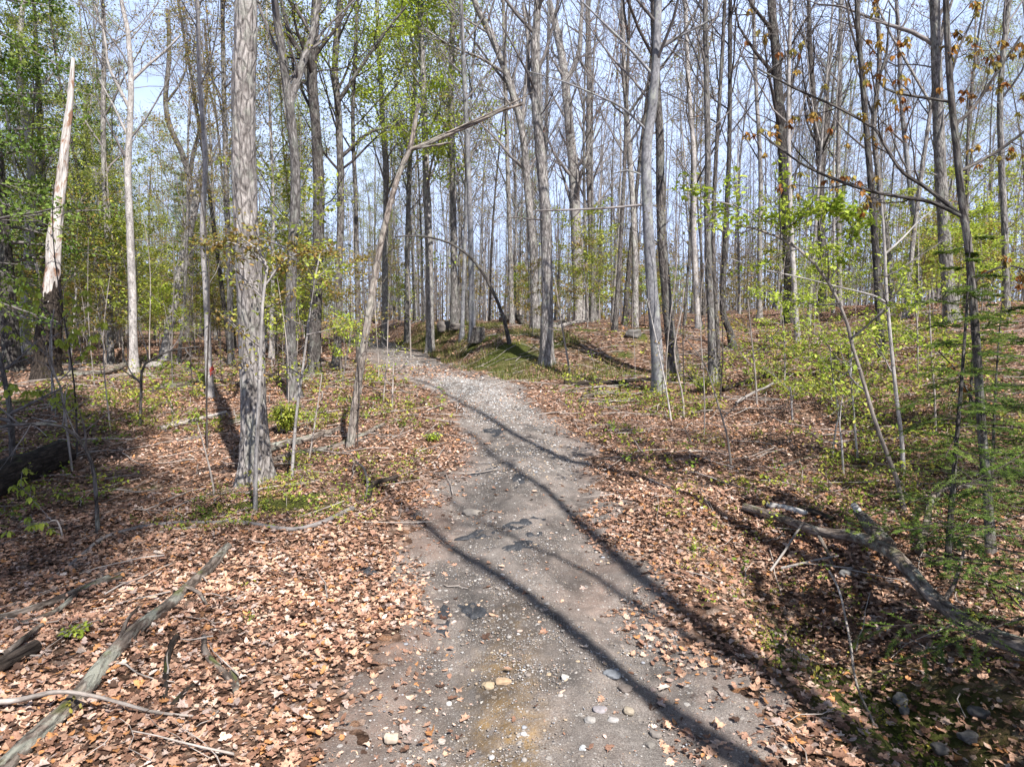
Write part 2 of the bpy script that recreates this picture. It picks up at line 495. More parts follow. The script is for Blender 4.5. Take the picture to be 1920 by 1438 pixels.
def leaf_mat(name, trans=0.4, rough=0.55, spec=0.25, veins=False):
    m, n, l, p, out = new_mat(name)
    c = attr(n, 'col')
    if veins:
        q = node(n, 'ShaderNodeTexNoise', Scale=75.0, Detail=5.0, Roughness=.7); l.new(n.new('ShaderNodeTexCoord').outputs['Object'], q.inputs['Vector'])
        r = ramp(n, [(.3, (.5, .47, .45)), (.5, (.95, .95, .95)), (.7, (1.3, 1.3, 1.3))]); l.new(q.outputs['Fac'], r.inputs[0])
        c = mixc(n, l, 1.0, c, r.outputs[0], 'MULTIPLY')
        b = node(n, 'ShaderNodeBump', Strength=.5, Distance=.006); l.new(q.outputs['Fac'], b.inputs['Height']); l.new(b.outputs[0], p.inputs['Normal'])
    l.new(c, p.inputs['Base Color']); p.inputs['Roughness'].default_value = rough
    p.inputs['Specular IOR Level'].default_value = spec
    if trans:
        t = n.new('ShaderNodeBsdfTranslucent'); l.new(c, t.inputs['Color'])
        s = n.new('ShaderNodeMixShader'); s.inputs[0].default_value = trans
        l.new(p.outputs[0], s.inputs[1]); l.new(t.outputs[0], s.inputs[2]); l.new(s.outputs[0], out.inputs[0])
    return m
M['leaf'] = leaf_mat('fresh leaves', .42)
M['dead_leaf'] = leaf_mat('dead leaves', .12, .65, .25, veins=True)
M['stone'] = leaf_mat('stone', 0, .8, .25)

# ------------------------------------------------------------------ ground and trail
def pw(y):
    return np.interp(y, [0, 6, 8.7, 11.9, 14, 20, 40], [.94, 1.04, .84, .78, 1.15, 1.2, 1.15])

def moss_at(x, y):
    d = x - xc(y)
    n = fbm(x / 1.1, y / 1.1, 50, 4)
    bank = ss(1.1, 1.6, d) * ss(4.6, 3.0, d) * ss(14, 16.5, y) * ss(36, 28, y)
    ditch = 1.15 * np.exp(-(((x - 1.78) / .42) ** 2 + ((y - 3.2) / .7) ** 2)) + .95 * np.exp(-(((x - 1.75) / .3) ** 2 + ((y - 4.5) / .8) ** 2)) + .6 * np.exp(-(((x - 2.4) / .5) ** 2 + ((y - 3.6) / .5) ** 2))
    top = ss(2.5, 4, d) * ss(8, 5, d) * ss(18, 22, y) * .5
    return np.clip(bank * (.16 + .85 * n) + ditch * (.75 + .8 * n) + top * (.4 + n) + .8 * ss(.75, 1.1, n) * ss(1.3, 2, np.abs(d)), 0, 1)

def axis(segs):
    out = []
    for a, b, st in segs: out.append(np.arange(a, b - 1e-6, st))
    return np.concatenate(out + [[segs[-1][1]]])
gx = axis([(-320, -80, 24), (-80, -30, 5), (-30, -12, .9), (-12, -6, .28), (-6, 6, .1), (6, 14, .25), (14, 30, .8), (30, 80, 5), (80, 320, 24)])
gy = axis([(-60, -10, 5), (-10, 0, .6), (0, 1.6, .2), (1.6, 12, .09), (12, 20, .2), (20, 40, .5), (40, 80, 2), (80, 420, 17)])
X, Y = np.meshgrid(gx, gy)
Z = HF(X, Y)
nx, ny = len(gx), len(gy)
i = np.arange(ny - 1)[:, None] * nx; j = np.arange(nx - 1)[None]
q = np.stack([i + j, i + j + 1, i + nx + j + 1, i + nx + j], -1).reshape(-1, 4)
gcol = np.stack([moss_at(X, Y), ss(.55, -.2, np.abs(X - xc(Y)) - pw(Y)), ss(.1, .9, fbm(X / 2.3, Y / 2.3, 70))], -1).reshape(-1, 3)
ground = MB().add(np.stack([X, Y, Z], -1), q, gcol)

def ground_mat():
    m, n, l, p, out = new_mat('leaf strewn soil')
    g = n.new('ShaderNodeTexCoord').outputs['Object']
    c = n.new('ShaderNodeSeparateColor'); l.new(attr(n, 'col'), c.inputs[0])
    wn_ = node(n, 'ShaderNodeTexNoise', Scale=9.0, Detail=4.0); l.new(g, wn_.inputs['Vector'])
    wv = n.new('ShaderNodeVectorMath'); wv.operation = 'MULTIPLY_ADD'; wv.inputs[1].default_value = (.12, .12, .0)
    l.new(wn_.outputs['Color'], wv.inputs[0]); l.new(g, wv.inputs[2])
    v = node(n, 'ShaderNodeTexVoronoi', Scale=13.0); l.new(wv.outputs[0], v.inputs['Vector'])
    s = n.new('ShaderNodeSeparateColor'); l.new(v.outputs['Color'], s.inputs[0])
    r = ramp(n, [(0, (.07, .042, .03)), (.22, (.18, .105, .072)), (.45, (.31, .195, .14)), (.62, (.42, .275, .205)), (.8, (.50, .375, .305)), (1, (.36, .18, .09))])
    l.new(s.outputs[0], r.inputs[0])
    fine = node(n, 'ShaderNodeTexNoise', Scale=70.0, Detail=6.0, Roughness=.7); l.new(g, fine.inputs['Vector'])
    fr = ramp(n, [(.3, (.45, .45, .45)), (.65, (1.2, 1.2, 1.2))]); l.new(fine.outputs['Fac'], fr.inputs[0])
    col = mixc(n, l, 1.0, r.outputs[0], fr.outputs[0], 'MULTIPLY')
    e = ramp(n, [(.30, (1, 1, 1)), (.75, (.25, .25, .25))]); 
    mlt = n.new('ShaderNodeMath'); mlt.operation = 'MULTIPLY'; mlt.inputs[1].default_value = 1.0; l.new(v.outputs['Distance'], mlt.inputs[0])
    l.new(mlt.outputs[0], e.inputs[0])
    col = mixc(n, l, .8, col, e.outputs[0], 'MULTIPLY')
    soil = mixc(n, l, fine.outputs['Fac'], (.03, .022, .016), (.13, .095, .07))
    sm = n.new('ShaderNodeMath'); sm.operation = 'MULTIPLY'; sm.inputs[1].default_value = .55; l.new(c.outputs[2], sm.inputs[0])
    col = mixc(n, l, sm.outputs[0], col, soil)
    mn = node(n, 'ShaderNodeTexNoise', Scale=26.0, Detail=6.0, Roughness=.75); l.new(g, mn.inputs['Vector'])
    mr = ramp(n, [(.3, (.03, .035, .008)), (.5, (.075, .088, .022)), (.7, (.15, .16, .045))]); l.new(mn.outputs['Fac'], mr.inputs[0])
    mm = n.new('ShaderNodeMath'); mm.operation = 'MULTIPLY_ADD'; mm.inputs[1].default_value = 1.5
    l.new(c.outputs[0], mm.inputs[0]); mo = n.new('ShaderNodeMath'); mo.operation = 'SUBTRACT'; mo.inputs[1].default_value = .62; l.new(mn.outputs['Fac'], mo.inputs[0])
    l.new(mo.outputs[0], mm.inputs[2]); cl = n.new('ShaderNodeClamp'); l.new(mm.outputs[0], cl.inputs[0])
    col = mixc(n, l, cl.outputs[0], col, mr.outputs[0])
    l.new(col, p.inputs['Base Color']); p.inputs['Roughness'].default_value = .95; p.inputs['Specular IOR Level'].default_value = .1
    ad = n.new('ShaderNodeMath'); ad.operation = 'MULTIPLY_ADD'; ad.inputs[1].default_value = .6; l.new(s.outputs[1], ad.inputs[0]); l.new(fine.outputs['Fac'], ad.inputs[2])
    b = node(n, 'ShaderNodeBump', Strength=.9, Distance=.04); l.new(ad.outputs[0], b.inputs['Height']); l.new(b.outputs[0], p.inputs['Normal'])
    return m
go = ground.build('ground', ground_mat())
tag(go, 'sloping forest floor of dark soil and decayed brown leaves', 'ground', kind='structure')

def path_mat():
    m, n, l, p, out = new_mat('worn gravel')
    g = n.new('ShaderNodeTexCoord').outputs['Object']
    c = n.new('ShaderNodeSeparateColor'); l.new(attr(n, 'col'), c.inputs[0])
    f1 = node(n, 'ShaderNodeTexNoise', Scale=130.0, Detail=6.0, Roughness=.75); l.new(g, f1.inputs['Vector'])
    base = ramp(n, [(.28, (.055, .05, .047)), (.44, (.175, .162, .154)), (.58, (.30, .283, .272)), (.75, (.47, .45, .435))]); l.new(f1.outputs['Fac'], base.inputs[0])
    f2 = node(n, 'ShaderNodeTexNoise', Scale=2.6, Detail=7.0, Roughness=.68); l.new(g, f2.inputs['Vector'])
    br = ramp(n, [(.40, (0, 0, 0)), (.62, (1, 1, 1))]); l.new(f2.outputs['Fac'], br.inputs[0])
    mr = n.new('ShaderNodeMath'); mr.operation = 'MULTIPLY_ADD'; mr.inputs[1].default_value = .30; mr.use_clamp = True
    l.new(br.outputs[0], mr.inputs[0]); l.new(c.outputs[1], mr.inputs[2])
    col = mixc(n, l, mr.outputs[0], base.outputs[0], mixc(n, l, f1.outputs['Fac'], (.08, .052, .042), (.32, .235, .20)))
    oc = n.new('ShaderNodeMath'); oc.operation = 'MULTIPLY'; l.new(c.outputs[0], oc.inputs[0])
    on = node(n, 'ShaderNodeTexNoise', Scale=9.0, Detail=7.0, Roughness=.72); l.new(g, on.inputs['Vector'])
    orr = ramp(n, [(.38, (0, 0, 0)), (.62, (1, 1, 1))]); l.new(on.outputs['Fac'], orr.inputs[0]); l.new(orr.outputs[0], oc.inputs[1])
    col = mixc(n, l, oc.outputs[0], col, mixc(n, l, f1.outputs['Fac'], (.13, .08, .03), (.42, .30, .16)))
    col = mixc(n, l, c.outputs[2], col, mixc(n, l, f1.outputs['Fac'], (.02, .018, .018), (.09, .085, .085)))
    for sc_, lo_, hi_, am in ((1.3, .36, .62, .55), (6.0, .34, .64, .6)):
        vq = node(n, 'ShaderNodeTexNoise', Scale=sc_, Detail=6.0, Roughness=.7); l.new(g, vq.inputs['Vector'])
        vr = ramp(n, [(lo_, (.42, .40, .39)), (hi_, (1.18, 1.15, 1.12))]); l.new(vq.outputs['Fac'], vr.inputs[0])
        col = mixc(n, l, am, col, vr.outputs[0], 'MULTIPLY')
    h = f1.outputs['Fac']
    zn = node(n, 'ShaderNodeTexNoise', Scale=3.4, Detail=5.0, Roughness=.65); l.new(g, zn.inputs['Vector'])
    zr = ramp(n, [(.40, (.12, .12, .12)), (.60, (1, 1, 1))]); l.new(zn.outputs['Fac'], zr.inputs[0])
    for sc, lo, thr in ((110.0, .30, .50), (52.0, .33, .66), (24.0, .30, .86)):
        v = node(n, 'ShaderNodeTexVoronoi', Scale=sc, Randomness=1.0)
        dv = n.new('ShaderNodeVectorMath'); dv.operation = 'MULTIPLY_ADD'; dv.inputs[1].default_value = (.25 / sc,) * 3
        l.new(f1.outputs['Color'], dv.inputs[0]); l.new(g, dv.inputs[2]); l.new(dv.outputs[0], v.inputs['Vector'])
        s = n.new('ShaderNodeSeparateColor'); l.new(v.outputs['Color'], s.inputs[0])
        inside = ramp(n, [(lo, (1, 1, 1)), (lo + .10, (0, 0, 0))]); l.new(v.outputs['Distance'], inside.inputs[0])
        pick = ramp(n, [(thr, (0, 0, 0)), (thr + .02, (1, 1, 1))]); l.new(s.outputs[0], pick.inputs[0])
        k = n.new('ShaderNodeMath'); k.operation = 'MULTIPLY'; l.new(inside.outputs[0], k.inputs[0]); l.new(pick.outputs[0], k.inputs[1])
        k2 = n.new('ShaderNodeMath'); k2.operation = 'MULTIPLY'; l.new(k.outputs[0], k2.inputs[0]); l.new(zr.outputs[0], k2.inputs[1]); k = k2
        pc = ramp(n, [(0, (.13, .115, .105)), (.3, (.24, .215, .20)), (.55, (.32, .27, .22)), (.75, (.36, .345, .335)), (.95, (.46, .44, .42))]); l.new(s.outputs[1], pc.inputs[0])
        col = mixc(n, l, k.outputs[0], col, pc.outputs[0])
        a = n.new('ShaderNodeMath'); a.operation = 'MULTIPLY_ADD'; a.inputs[1].default_value = .8; l.new(k.outputs[0], a.inputs[0]); l.new(h, a.inputs[2]); h = a.outputs[0]
    l.new(col, p.inputs['Base Color']); p.inputs['Roughness'].default_value = .9; p.inputs['Specular IOR Level'].default_value = .2
    b = node(n, 'ShaderNodeBump', Strength=.8, Distance=.008); l.new(h, b.inputs['Height']); l.new(b.outputs[0], p.inputs['Normal'])
    return m
sy = axis([(.3, 2.2, .06), (2.2, 7, .025), (7, 16, .06), (16, 42, .25)])
sd = np.arange(-1.9, 1.9001, .025)
S, D = np.meshgrid(sy, sd, indexing='ij')
PX, PY = xc(S) + D, S
edge = pw(S) + .16 * fbm(PX / .8, PY / .8, 90, 4) + .10 * vn(PX / .12, PY / .12, 95)
lift = np.clip((edge - np.abs(D)) / .22, -1, 1)
PZ = HF(PX, PY) + np.where(lift > 0, .014 * lift, .05 * lift) + .011 * vn(PX / .11, PY / .11, 60) + .007 * vn(PX / .045, PY / .045, 61)
ochre = np.clip(1.4 * np.exp(-(((PX + .03) / .17) ** 2 + ((PY - 3.25) / .75) ** 2)) + .8 * np.exp(-(((PX - .0) / .12) ** 2 + ((PY - 4.0) / .3) ** 2)) + .7 * np.exp(-(((PX + .03) / .14) ** 2 + ((PY - 2.6) / .5) ** 2)), 0, 1)
red = .65 * np.clip(.75 * np.exp(-((D + .78) / .24) ** 2) * ss(.0, .8, fbm(PX / .7, PY / .7, 101) + .5) + .35 * np.exp(-((D - .72) / .22) ** 2) * (fbm(PX / .6, PY / .9, 102) > -.1)
              + .75 * np.exp(-(((PX - .55) / .28) ** 2 + ((PY - 4.6) / .7) ** 2)) + ss(.25, -.1, edge - np.abs(D)) + .8 * ss(14.5, 15.5, PY) * ss(20, 17.5, PY) + .6 * np.exp(-(((PX + .75) / .4) ** 2 + ((PY - 5.8) / .5) ** 2)), 0, 1)
dark = np.clip(.55 * ss(.1, .7, fbm(PX / .22, PY / .5, 171)) + 1.1 * np.exp(-(((PX + .93) / .11) ** 2 + ((PY - 3.5) / .55) ** 2)) + .5 * ss(.35, .9, fbm(PX / .45, PY / 1.0, 104)) + .9 * np.exp(-(((D + .1) / .42) ** 2 + ((PY - 8.2) / 1.5) ** 2)) * (.5 + .8 * fbm(PX / .3, PY / .5, 172)) + .8 * np.exp(-(((D) / .5) ** 2 + ((PY - 6.0) / .7) ** 2)) * (.4 + .9 * fbm(PX / .25, PY / .4, 173)), 0, .85) * .8
a, b = S.shape
i = np.arange(a - 1)[:, None] * b; j = np.arange(b - 1)[None]
keep = (np.maximum(lift[:-1, :-1], lift[1:, 1:]) > -.85)
q = np.stack([i + j, i + j + 1, i + b + j + 1, i + b + j], -1)[keep]
po = MB().add(np.stack([PX, PY, PZ], -1), q, np.stack([ochre, red, dark], -1).reshape(-1, 3)).build('path', path_mat())
tag(po, 'worn gravel and broken asphalt track climbing through the woods', 'path', kind='structure')

# ------------------------------------------------------------------ leaf litter, gravel, small growth
LIT = [(.47, .29, .205), (.60, .435, .34), (.22, .12, .08), (.48, .235, .10), (.44, .34, .30), (.085, .05, .036), (.66, .55, .48), (.36, .205, .145), (.55, .34, .235)]
LITW = [22, 9, 20, 7, 12, 15, 2, 20, 15]
def scatter(rng, n, y0, y1, spread=.80, pad=1.0):
    y = np.sqrt(rng.random(n) * (y1 ** 2 - y0 ** 2) + y0 ** 2)
    return (rng.random(n) * 2 - 1) * (spread * y + pad), y
lit = MB()
for (y0, y1, dens, size, kinds) in ((1.9, 7, 1100, (.008, .026), ('quad', 'lance')), (1.9, 7, 1950, (.018, .064), ('maple', 'oak', 'oval')), (7, 13, 680, (.03, .072), ('oak', 'oval', 'lance')), (13, 34, 150, (.06, .11), ('quad',))):
    area = .8 * (y1 ** 2 - y0 ** 2) + 2.0 * (y1 - y0)
    n = int(dens * area)
    x, y = scatter(RNG, n, y0, y1)
    d = x - xc(y)
    e = np.abs(d) - pw(y) + .42 * fbm(x / .7, y / .7, 120, 4)
    pr = .02 + .98 * ss(-.28, .22, e)
    pr = np.maximum(pr, .8 * ss(15, 15.6, y) * ss(20, 18, y))
    pr = np.maximum(pr, .25 * ss(.2, .6, fbm(x / .5, y / .5, 121)) * ss(-.8, -.1, e))
    pr = np.maximum(pr, .5 * np.exp(-((d + .66) / .15) ** 2) * ss(-.3, .4, fbm(x / .4, y / .8, 122)) * ss(6.5, 5, y))
    pr *= 1 - .88 * moss_at(x, y) - .35 * ss(.2, .8, fbm(x / 1.7, y / 1.7, 70)) 
    ok = RNG.random(n) < pr
    x, y, e = x[ok], y[ok], e[ok]
    z = HF(x, y) + .008 + RNG.random(len(x)) ** 2 * .022
    pos = np.stack([x, y, z], -1)
    kk = RNG.integers(0, len(kinds), len(x))
    tone = fbm(x / 1.4, y / 1.4, 130)[:, None]
    for a, kd in enumerate(kinds):
        s = kk == a
        c = pal(RNG, s.sum(), LIT, LITW) * (1 + .22 * tone[s])
        leaves(lit, RNG, pos[s], RNG.uniform(*size, s.sum()) * (1.0 if kd != 'oval' else .85), kd, tilt=.19, fold=.15, curl=.6, col=c, cvar=.18)
tag(lit.build('leaf_litter', M['dead_leaf']), 'carpet of dry tan and pink brown fallen leaves', 'leaf litter', kind='stuff')

def ico(sub):
    import bmesh
    bm = bmesh.new(); bmesh.ops.create_icosphere(bm, subdivisions=sub, radius=1.0)
    V = np.array([v.co[:] for v in bm.verts]); F = np.array([[v.index for v in f.verts] for f in bm.faces]); bm.free()
    return V, F
ICO = {k: ico(k) for k in (1, 2, 3, 4)}
STC = [(.30, .28, .265), (.42, .405, .40), (.22, .19, .17), (.36, .28, .20), (.55, .52, .49), (.25, .26, .285), (.16, .14, .13), (.34, .25, .21)]
def stones(mb, rng, pos, size, sub, flat=.55, col=None):
    V, F = ICO[sub]; B, k = len(pos), len(V)
    sc = np.stack([rng.uniform(.7, 1.25, B), rng.uniform(.6, 1.0, B), rng.uniform(.5, 1.1, B) * flat], -1)
    W_ = V[None] * sc[:, None, :] * (1 + rng.normal(0, .10, (B, k, 1)))
    a = rng.random(B) * 6.28; c, s = np.cos(a)[:, None], np.sin(a)[:, None]
    W_ = np.stack([W_[..., 0] * c - W_[..., 1] * s, W_[..., 0] * s + W_[..., 1] * c, W_[..., 2]], -1) * (np.asarray(size) * .5)[:, None, None]
    W_ += np.asarray(pos)[:, None]
    c = pal(rng, B, STC, [24, 12, 24, 12, 4, 9, 14, 8]) if col is None else col
    c = np.repeat(c * (1 + rng.normal(0, .12, (B, 1))), k, 0) * (1 + rng.normal(0, .05, (B * k, 1)))
    mb.add(W_.reshape(-1, 3), (F[None] + (np.arange(B) * k)[:, None, None]).reshape(-1, 3), np.clip(c, .01, .9))
gr = MB()
for (y0, y1, n, s0, s1, sub) in ((2.2, 7, 24000, .005, .014, 1), (2.2, 7, 900, .014, .036, 2), (7, 17, 11000, .012, .04, 1), (14, 30, 1500, .03, .09, 1)):
    y = RNG.uniform(y0, y1, n); y = y0 + (y - y0) * (.55 + .45 * RNG.random(n))
    d = RNG.normal(.12, .55, n)
    x = xc(y) + d
    dens = ss(-.5, .5, fbm(x / .45, y / .45, 140)) * ss(pw(y) + .05, pw(y) - .25, np.abs(d))
    ok = RNG.random(n) < .15 + .85 * dens
    x, y = x[ok], y[ok]
    sz = s0 * (s1 / s0) ** (RNG.random(len(x)) ** 1.6)
    stones(gr, RNG, np.stack([x, y, HF(x, y) + .014 + sz * .06], -1), sz, sub)
y = RNG.normal(13.2, 1.7, 5200); d = RNG.normal(0, .5, 5200); ok = np.abs(d) < pw(y) - .1; y = y[ok]; d = d[ok]; x = xc(y) + d
sz = .012 + .028 * RNG.random(len(x)) ** 2
stones(gr, RNG, np.stack([x, y, HF(x, y) + .014 + sz * .05], -1), sz, 1, col=pal(RNG, len(x), [(.36, .36, .365), (.28, .275, .275), (.45, .445, .44)]))
tag(gr.build('gravel', M['stone'], smooth=True), 'loose grey and tan gravel scattered on the track', 'gravel', kind='stuff')

grs = MB()
n = 60000
x, y = scatter(RNG, n, 2.4, 34)
mz = moss_at(x, y); ok = RNG.random(n) < mz * .8 * ss(30, 12, y) + mz * .35
x, y = x[ok], y[ok]
c = pal(RNG, len(x), [(.11, .15, .03), (.16, .19, .045), (.08, .10, .025), (.24, .20, .09)])
leaves(grs, RNG, np.stack([x, y, HF(x, y)], -1), RNG.uniform(.05, .12, len(x)) * np.interp(y, [3, 15], [.55, 1.5]), 'needle', tilt=.45, pitch=-1.0, fold=0, curl=.3, col=c, cvar=.2)
y = RNG.uniform(14.5, 32, 26000); d = RNG.uniform(1.0, 4.2, 26000); x = xc(y) + d
ok = RNG.random(26000) < ss(-.35, .5, fbm(x / .8, y / .8, 160)); x, y = x[ok], y[ok]
leaves(grs, RNG, np.stack([x, y, HF(x, y)], -1), RNG.uniform(.08, .22, len(x)), 'needle', tilt=.5, pitch=-1.0, fold=0, curl=.3, col=pal(RNG, len(x), [(.13, .17, .035), (.20, .21, .05), (.26, .22, .10), (.10, .13, .03), (.30, .25, .14)]), cvar=.2)
tag(grs.build('grass', M['leaf']), 'short green grass and moss tufts on the banks', 'grass', kind='stuff')

YG = [(.30, .36, .045), (.22, .30, .04), (.38, .40, .07), (.15, .23, .03), (.33, .30, .06)]
sl = MB()
def seedlings(n, cx, cy, rx, ry, hmax, lsz, thr=-.15):
    x = RNG.normal(cx, rx, n); y = RNG.normal(cy, ry, n)
    ok = (np.abs(x - xc(y)) > pw(y) + .15) & (fbm(x / 1.3, y / 1.3, 150) > thr) & (y > 2.6)
    x, y = x[ok], y[ok]; n = len(x)
    h = RNG.uniform(.04, hmax, n) * np.interp(y, [3, 12], [.6, 1.2])
    z = HF(x, y)
    top = np.stack([x + RNG.normal(0, .03, n), y + RNG.normal(0, .03, n), z + h], -1)
    base = np.stack([x, y, z], -1)
    tubes(sl, np.stack([base, (base + top) / 2 + RNG.normal(0, .01, (n, 3)), top], 1), np.full((n, 3), .0022), 3, col=np.repeat([(.16, .12, .07)], n, 0))
    cc = pal(RNG, n, YG)
    for k in range(9):
        t = RNG.uniform(.45, 1.05, n)[:, None]
        leaves(sl, RNG, base * (1 - t) + top * t + RNG.normal(0, 1, (n, 3)) * np.array([.035, .035, .01]) * np.interp(y, [3, 12], [.6, 1.6])[:, None], RNG.uniform(.5, 1.2, n) * lsz * np.interp(y, [3, 12, 20], [.75, 1.15, 1.5]), 'oval', tilt=.3, pitch=.45, fold=.2, curl=.3, col=cc, cvar=.15)
seedlings(1500, 5.8, 10.5, 2.2, 3.0, .45, .056)
seedlings(900, 3.6, 10.0, 1.0, 2.5, .18, .045, 0)
seedlings(700, -5.2, 10, 2.2, 2.2, .3, .055)
seedlings(420, -2.2, 7.0, .8, 1.2, .14, .036)
seedlings(420, 4.0, 7.2, 1.2, 1.6, .22, .04)
seedlings(900, -3.6, 8.6, 1.6, 2.0, .25, .045, .0)
seedlings(110, -2.6, 5.2, .9, .9, .10, .03, .1)
seedlings(700, -6.5, 13, 3, 3, .4, .06, -.1)
seedlings(700, 8.5, 15, 3, 3, .5, .06)
seedlings(200, 2.0, 4.0, .6, .8, .14, .03, -.2)
seedlings(150, 2.2, 12, .9, 2.5, .2, .05, 0)
tag(sl.build('seedlings', M['leaf']), 'scattered yellow green seedlings sprouting through the leaf litter', 'seedlings', kind='stuff')

tw = MB()
n = 2000
x, y = scatter(RNG, n, 2.4, 22)
ok = (np.abs(x - xc(y)) > pw(y) * RNG.uniform(.3, 1.3, n))
x, y = x[ok], y[ok]; n = len(x)
az = RNG.random(n) * 6.28; ln = RNG.uniform(.12, .7, n) * np.interp(y, [2, 12], [.6, 1.8])
tt = np.linspace(-.5, .5, 5)
qx = x[:, None] + np.cos(az)[:, None] * ln[:, None] * tt + RNG.normal(0, .012, (n, 5)); qy = y[:, None] + np.sin(az)[:, None] * ln[:, None] * tt + RNG.normal(0, .012, (n, 5))
qp = np.stack([qx, qy, HF(qx, qy) + .025 + RNG.random((n, 1)) * .03], -1)
tubes(tw, qp, RNG.uniform(.002, .008, (n, 1)) * np.interp(y, [2, 12], [.7, 1.4])[:, None] * np.linspace(1, .5, 5)[None], 5)
tag(tw.build('twig_litter', M['stem_bark']), 'small dead twigs littering the leaf covered floor', 'twigs', kind='stuff')

# ------------------------------------------------------------------ single stones and asphalt remnants on the track
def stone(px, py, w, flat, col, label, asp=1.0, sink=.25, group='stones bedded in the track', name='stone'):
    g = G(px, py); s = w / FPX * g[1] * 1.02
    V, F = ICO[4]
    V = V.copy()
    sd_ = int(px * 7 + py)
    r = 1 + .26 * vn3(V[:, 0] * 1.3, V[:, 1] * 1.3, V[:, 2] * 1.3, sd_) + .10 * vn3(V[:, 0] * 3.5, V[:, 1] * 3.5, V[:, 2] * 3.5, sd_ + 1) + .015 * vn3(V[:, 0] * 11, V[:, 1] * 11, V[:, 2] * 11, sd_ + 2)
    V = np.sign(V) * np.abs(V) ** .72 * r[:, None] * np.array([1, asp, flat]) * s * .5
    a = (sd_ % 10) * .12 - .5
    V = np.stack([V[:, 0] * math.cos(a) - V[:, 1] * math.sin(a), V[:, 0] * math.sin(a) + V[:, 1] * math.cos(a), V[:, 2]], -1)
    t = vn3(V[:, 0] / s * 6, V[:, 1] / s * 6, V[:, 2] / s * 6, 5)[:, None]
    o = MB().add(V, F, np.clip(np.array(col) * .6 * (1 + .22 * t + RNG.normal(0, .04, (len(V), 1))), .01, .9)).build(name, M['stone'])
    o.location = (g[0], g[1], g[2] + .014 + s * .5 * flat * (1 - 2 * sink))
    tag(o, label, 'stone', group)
for a in [(735, 1399, 27, .75, (.62, .52, .42), 'cream oval stone standing proud at the bottom left of the track', .7, .1),
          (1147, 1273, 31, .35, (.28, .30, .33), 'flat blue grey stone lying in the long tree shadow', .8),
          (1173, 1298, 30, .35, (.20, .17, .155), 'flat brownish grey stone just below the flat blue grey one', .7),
          (917, 1294, 25, .45, (.55, .44, .30), 'rounded cream stone left of the long tan stone', .9),
          (944, 1287, 33, .4, (.56, .41, .27), 'long tan stone at the top of the ochre stain', .5),
          (1059, 1278, 16, .6, (.68, .66, .62), 'small white stone among gravel right of the ochre stain', .9),
          (1180, 1341, 19, .6, (.44, .38, .30), 'round buff stone right of the lilac grey stone', .9),
          (1124, 1340, 29, .35, (.42, .39, .41), 'broad lilac grey stone in the lower right of the track', .8),
          (1106, 1360, 20, .55, (.45, .43, .41), 'pale grey rounded stone below the lilac grey stone', .9),
          (1149, 1358, 20, .45, (.52, .50, .49), 'whitish grey stone between the lilac and buff stones', .8),
          (1093, 1411, 15, .6, (.60, .62, .64), 'bluish white stone near the bottom edge of the track', .9),
          (828, 1397, 15, .5, (.60, .54, .48), 'pale pinkish stone right of the standing cream stone', .8),
          (842, 1328, 12, .6, (.70, .68, .65), 'little white angular stone left of the ochre stain', .9),
          (906, 1325, 14, .45, (.66, .62, .56), 'small flat white stone under the rounded cream stone', .6),
          (885, 966, 32, .3, (.40, .36, .32), 'flat pale stone in mid track above the black asphalt', .7),
          (1228, 1385, 22, .5, (.30, .27, .25), 'grey brown stone by the right edge of the track', .8),
          (1219, 1405, 20, .5, (.26, .24, .22), 'dark grey stone lowest on the right of the track', .9)]:
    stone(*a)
for a in [(1688, 1325, 27, .8, (.27, .26, .25), 'round grey cobble in the dark ditch on the right', .9, .2),
          (1695, 1342, 19, .7, (.24, .23, .22), 'smaller grey cobble touching the round one in the ditch', .9, .2),
          (1815, 1392, 36, .5, (.17, .165, .165), 'flat slate grey rock in the ditch at lower right', .8, .2),
          (1760, 1415, 30, .6, (.19, .18, .175), 'angular dark rock at the bottom of the ditch', .8, .2),
          (1585, 1082, 20, .6, (.25, .245, .24), 'grey rock on the ditch bank under the crooked fallen limb', .8, .2),
          (1835, 1345, 34, .4, (.12, .115, .115), 'low dark rock under the end of the fallen limb', .7, .2)]:
    stone(*a, group='rocks in the ditch')

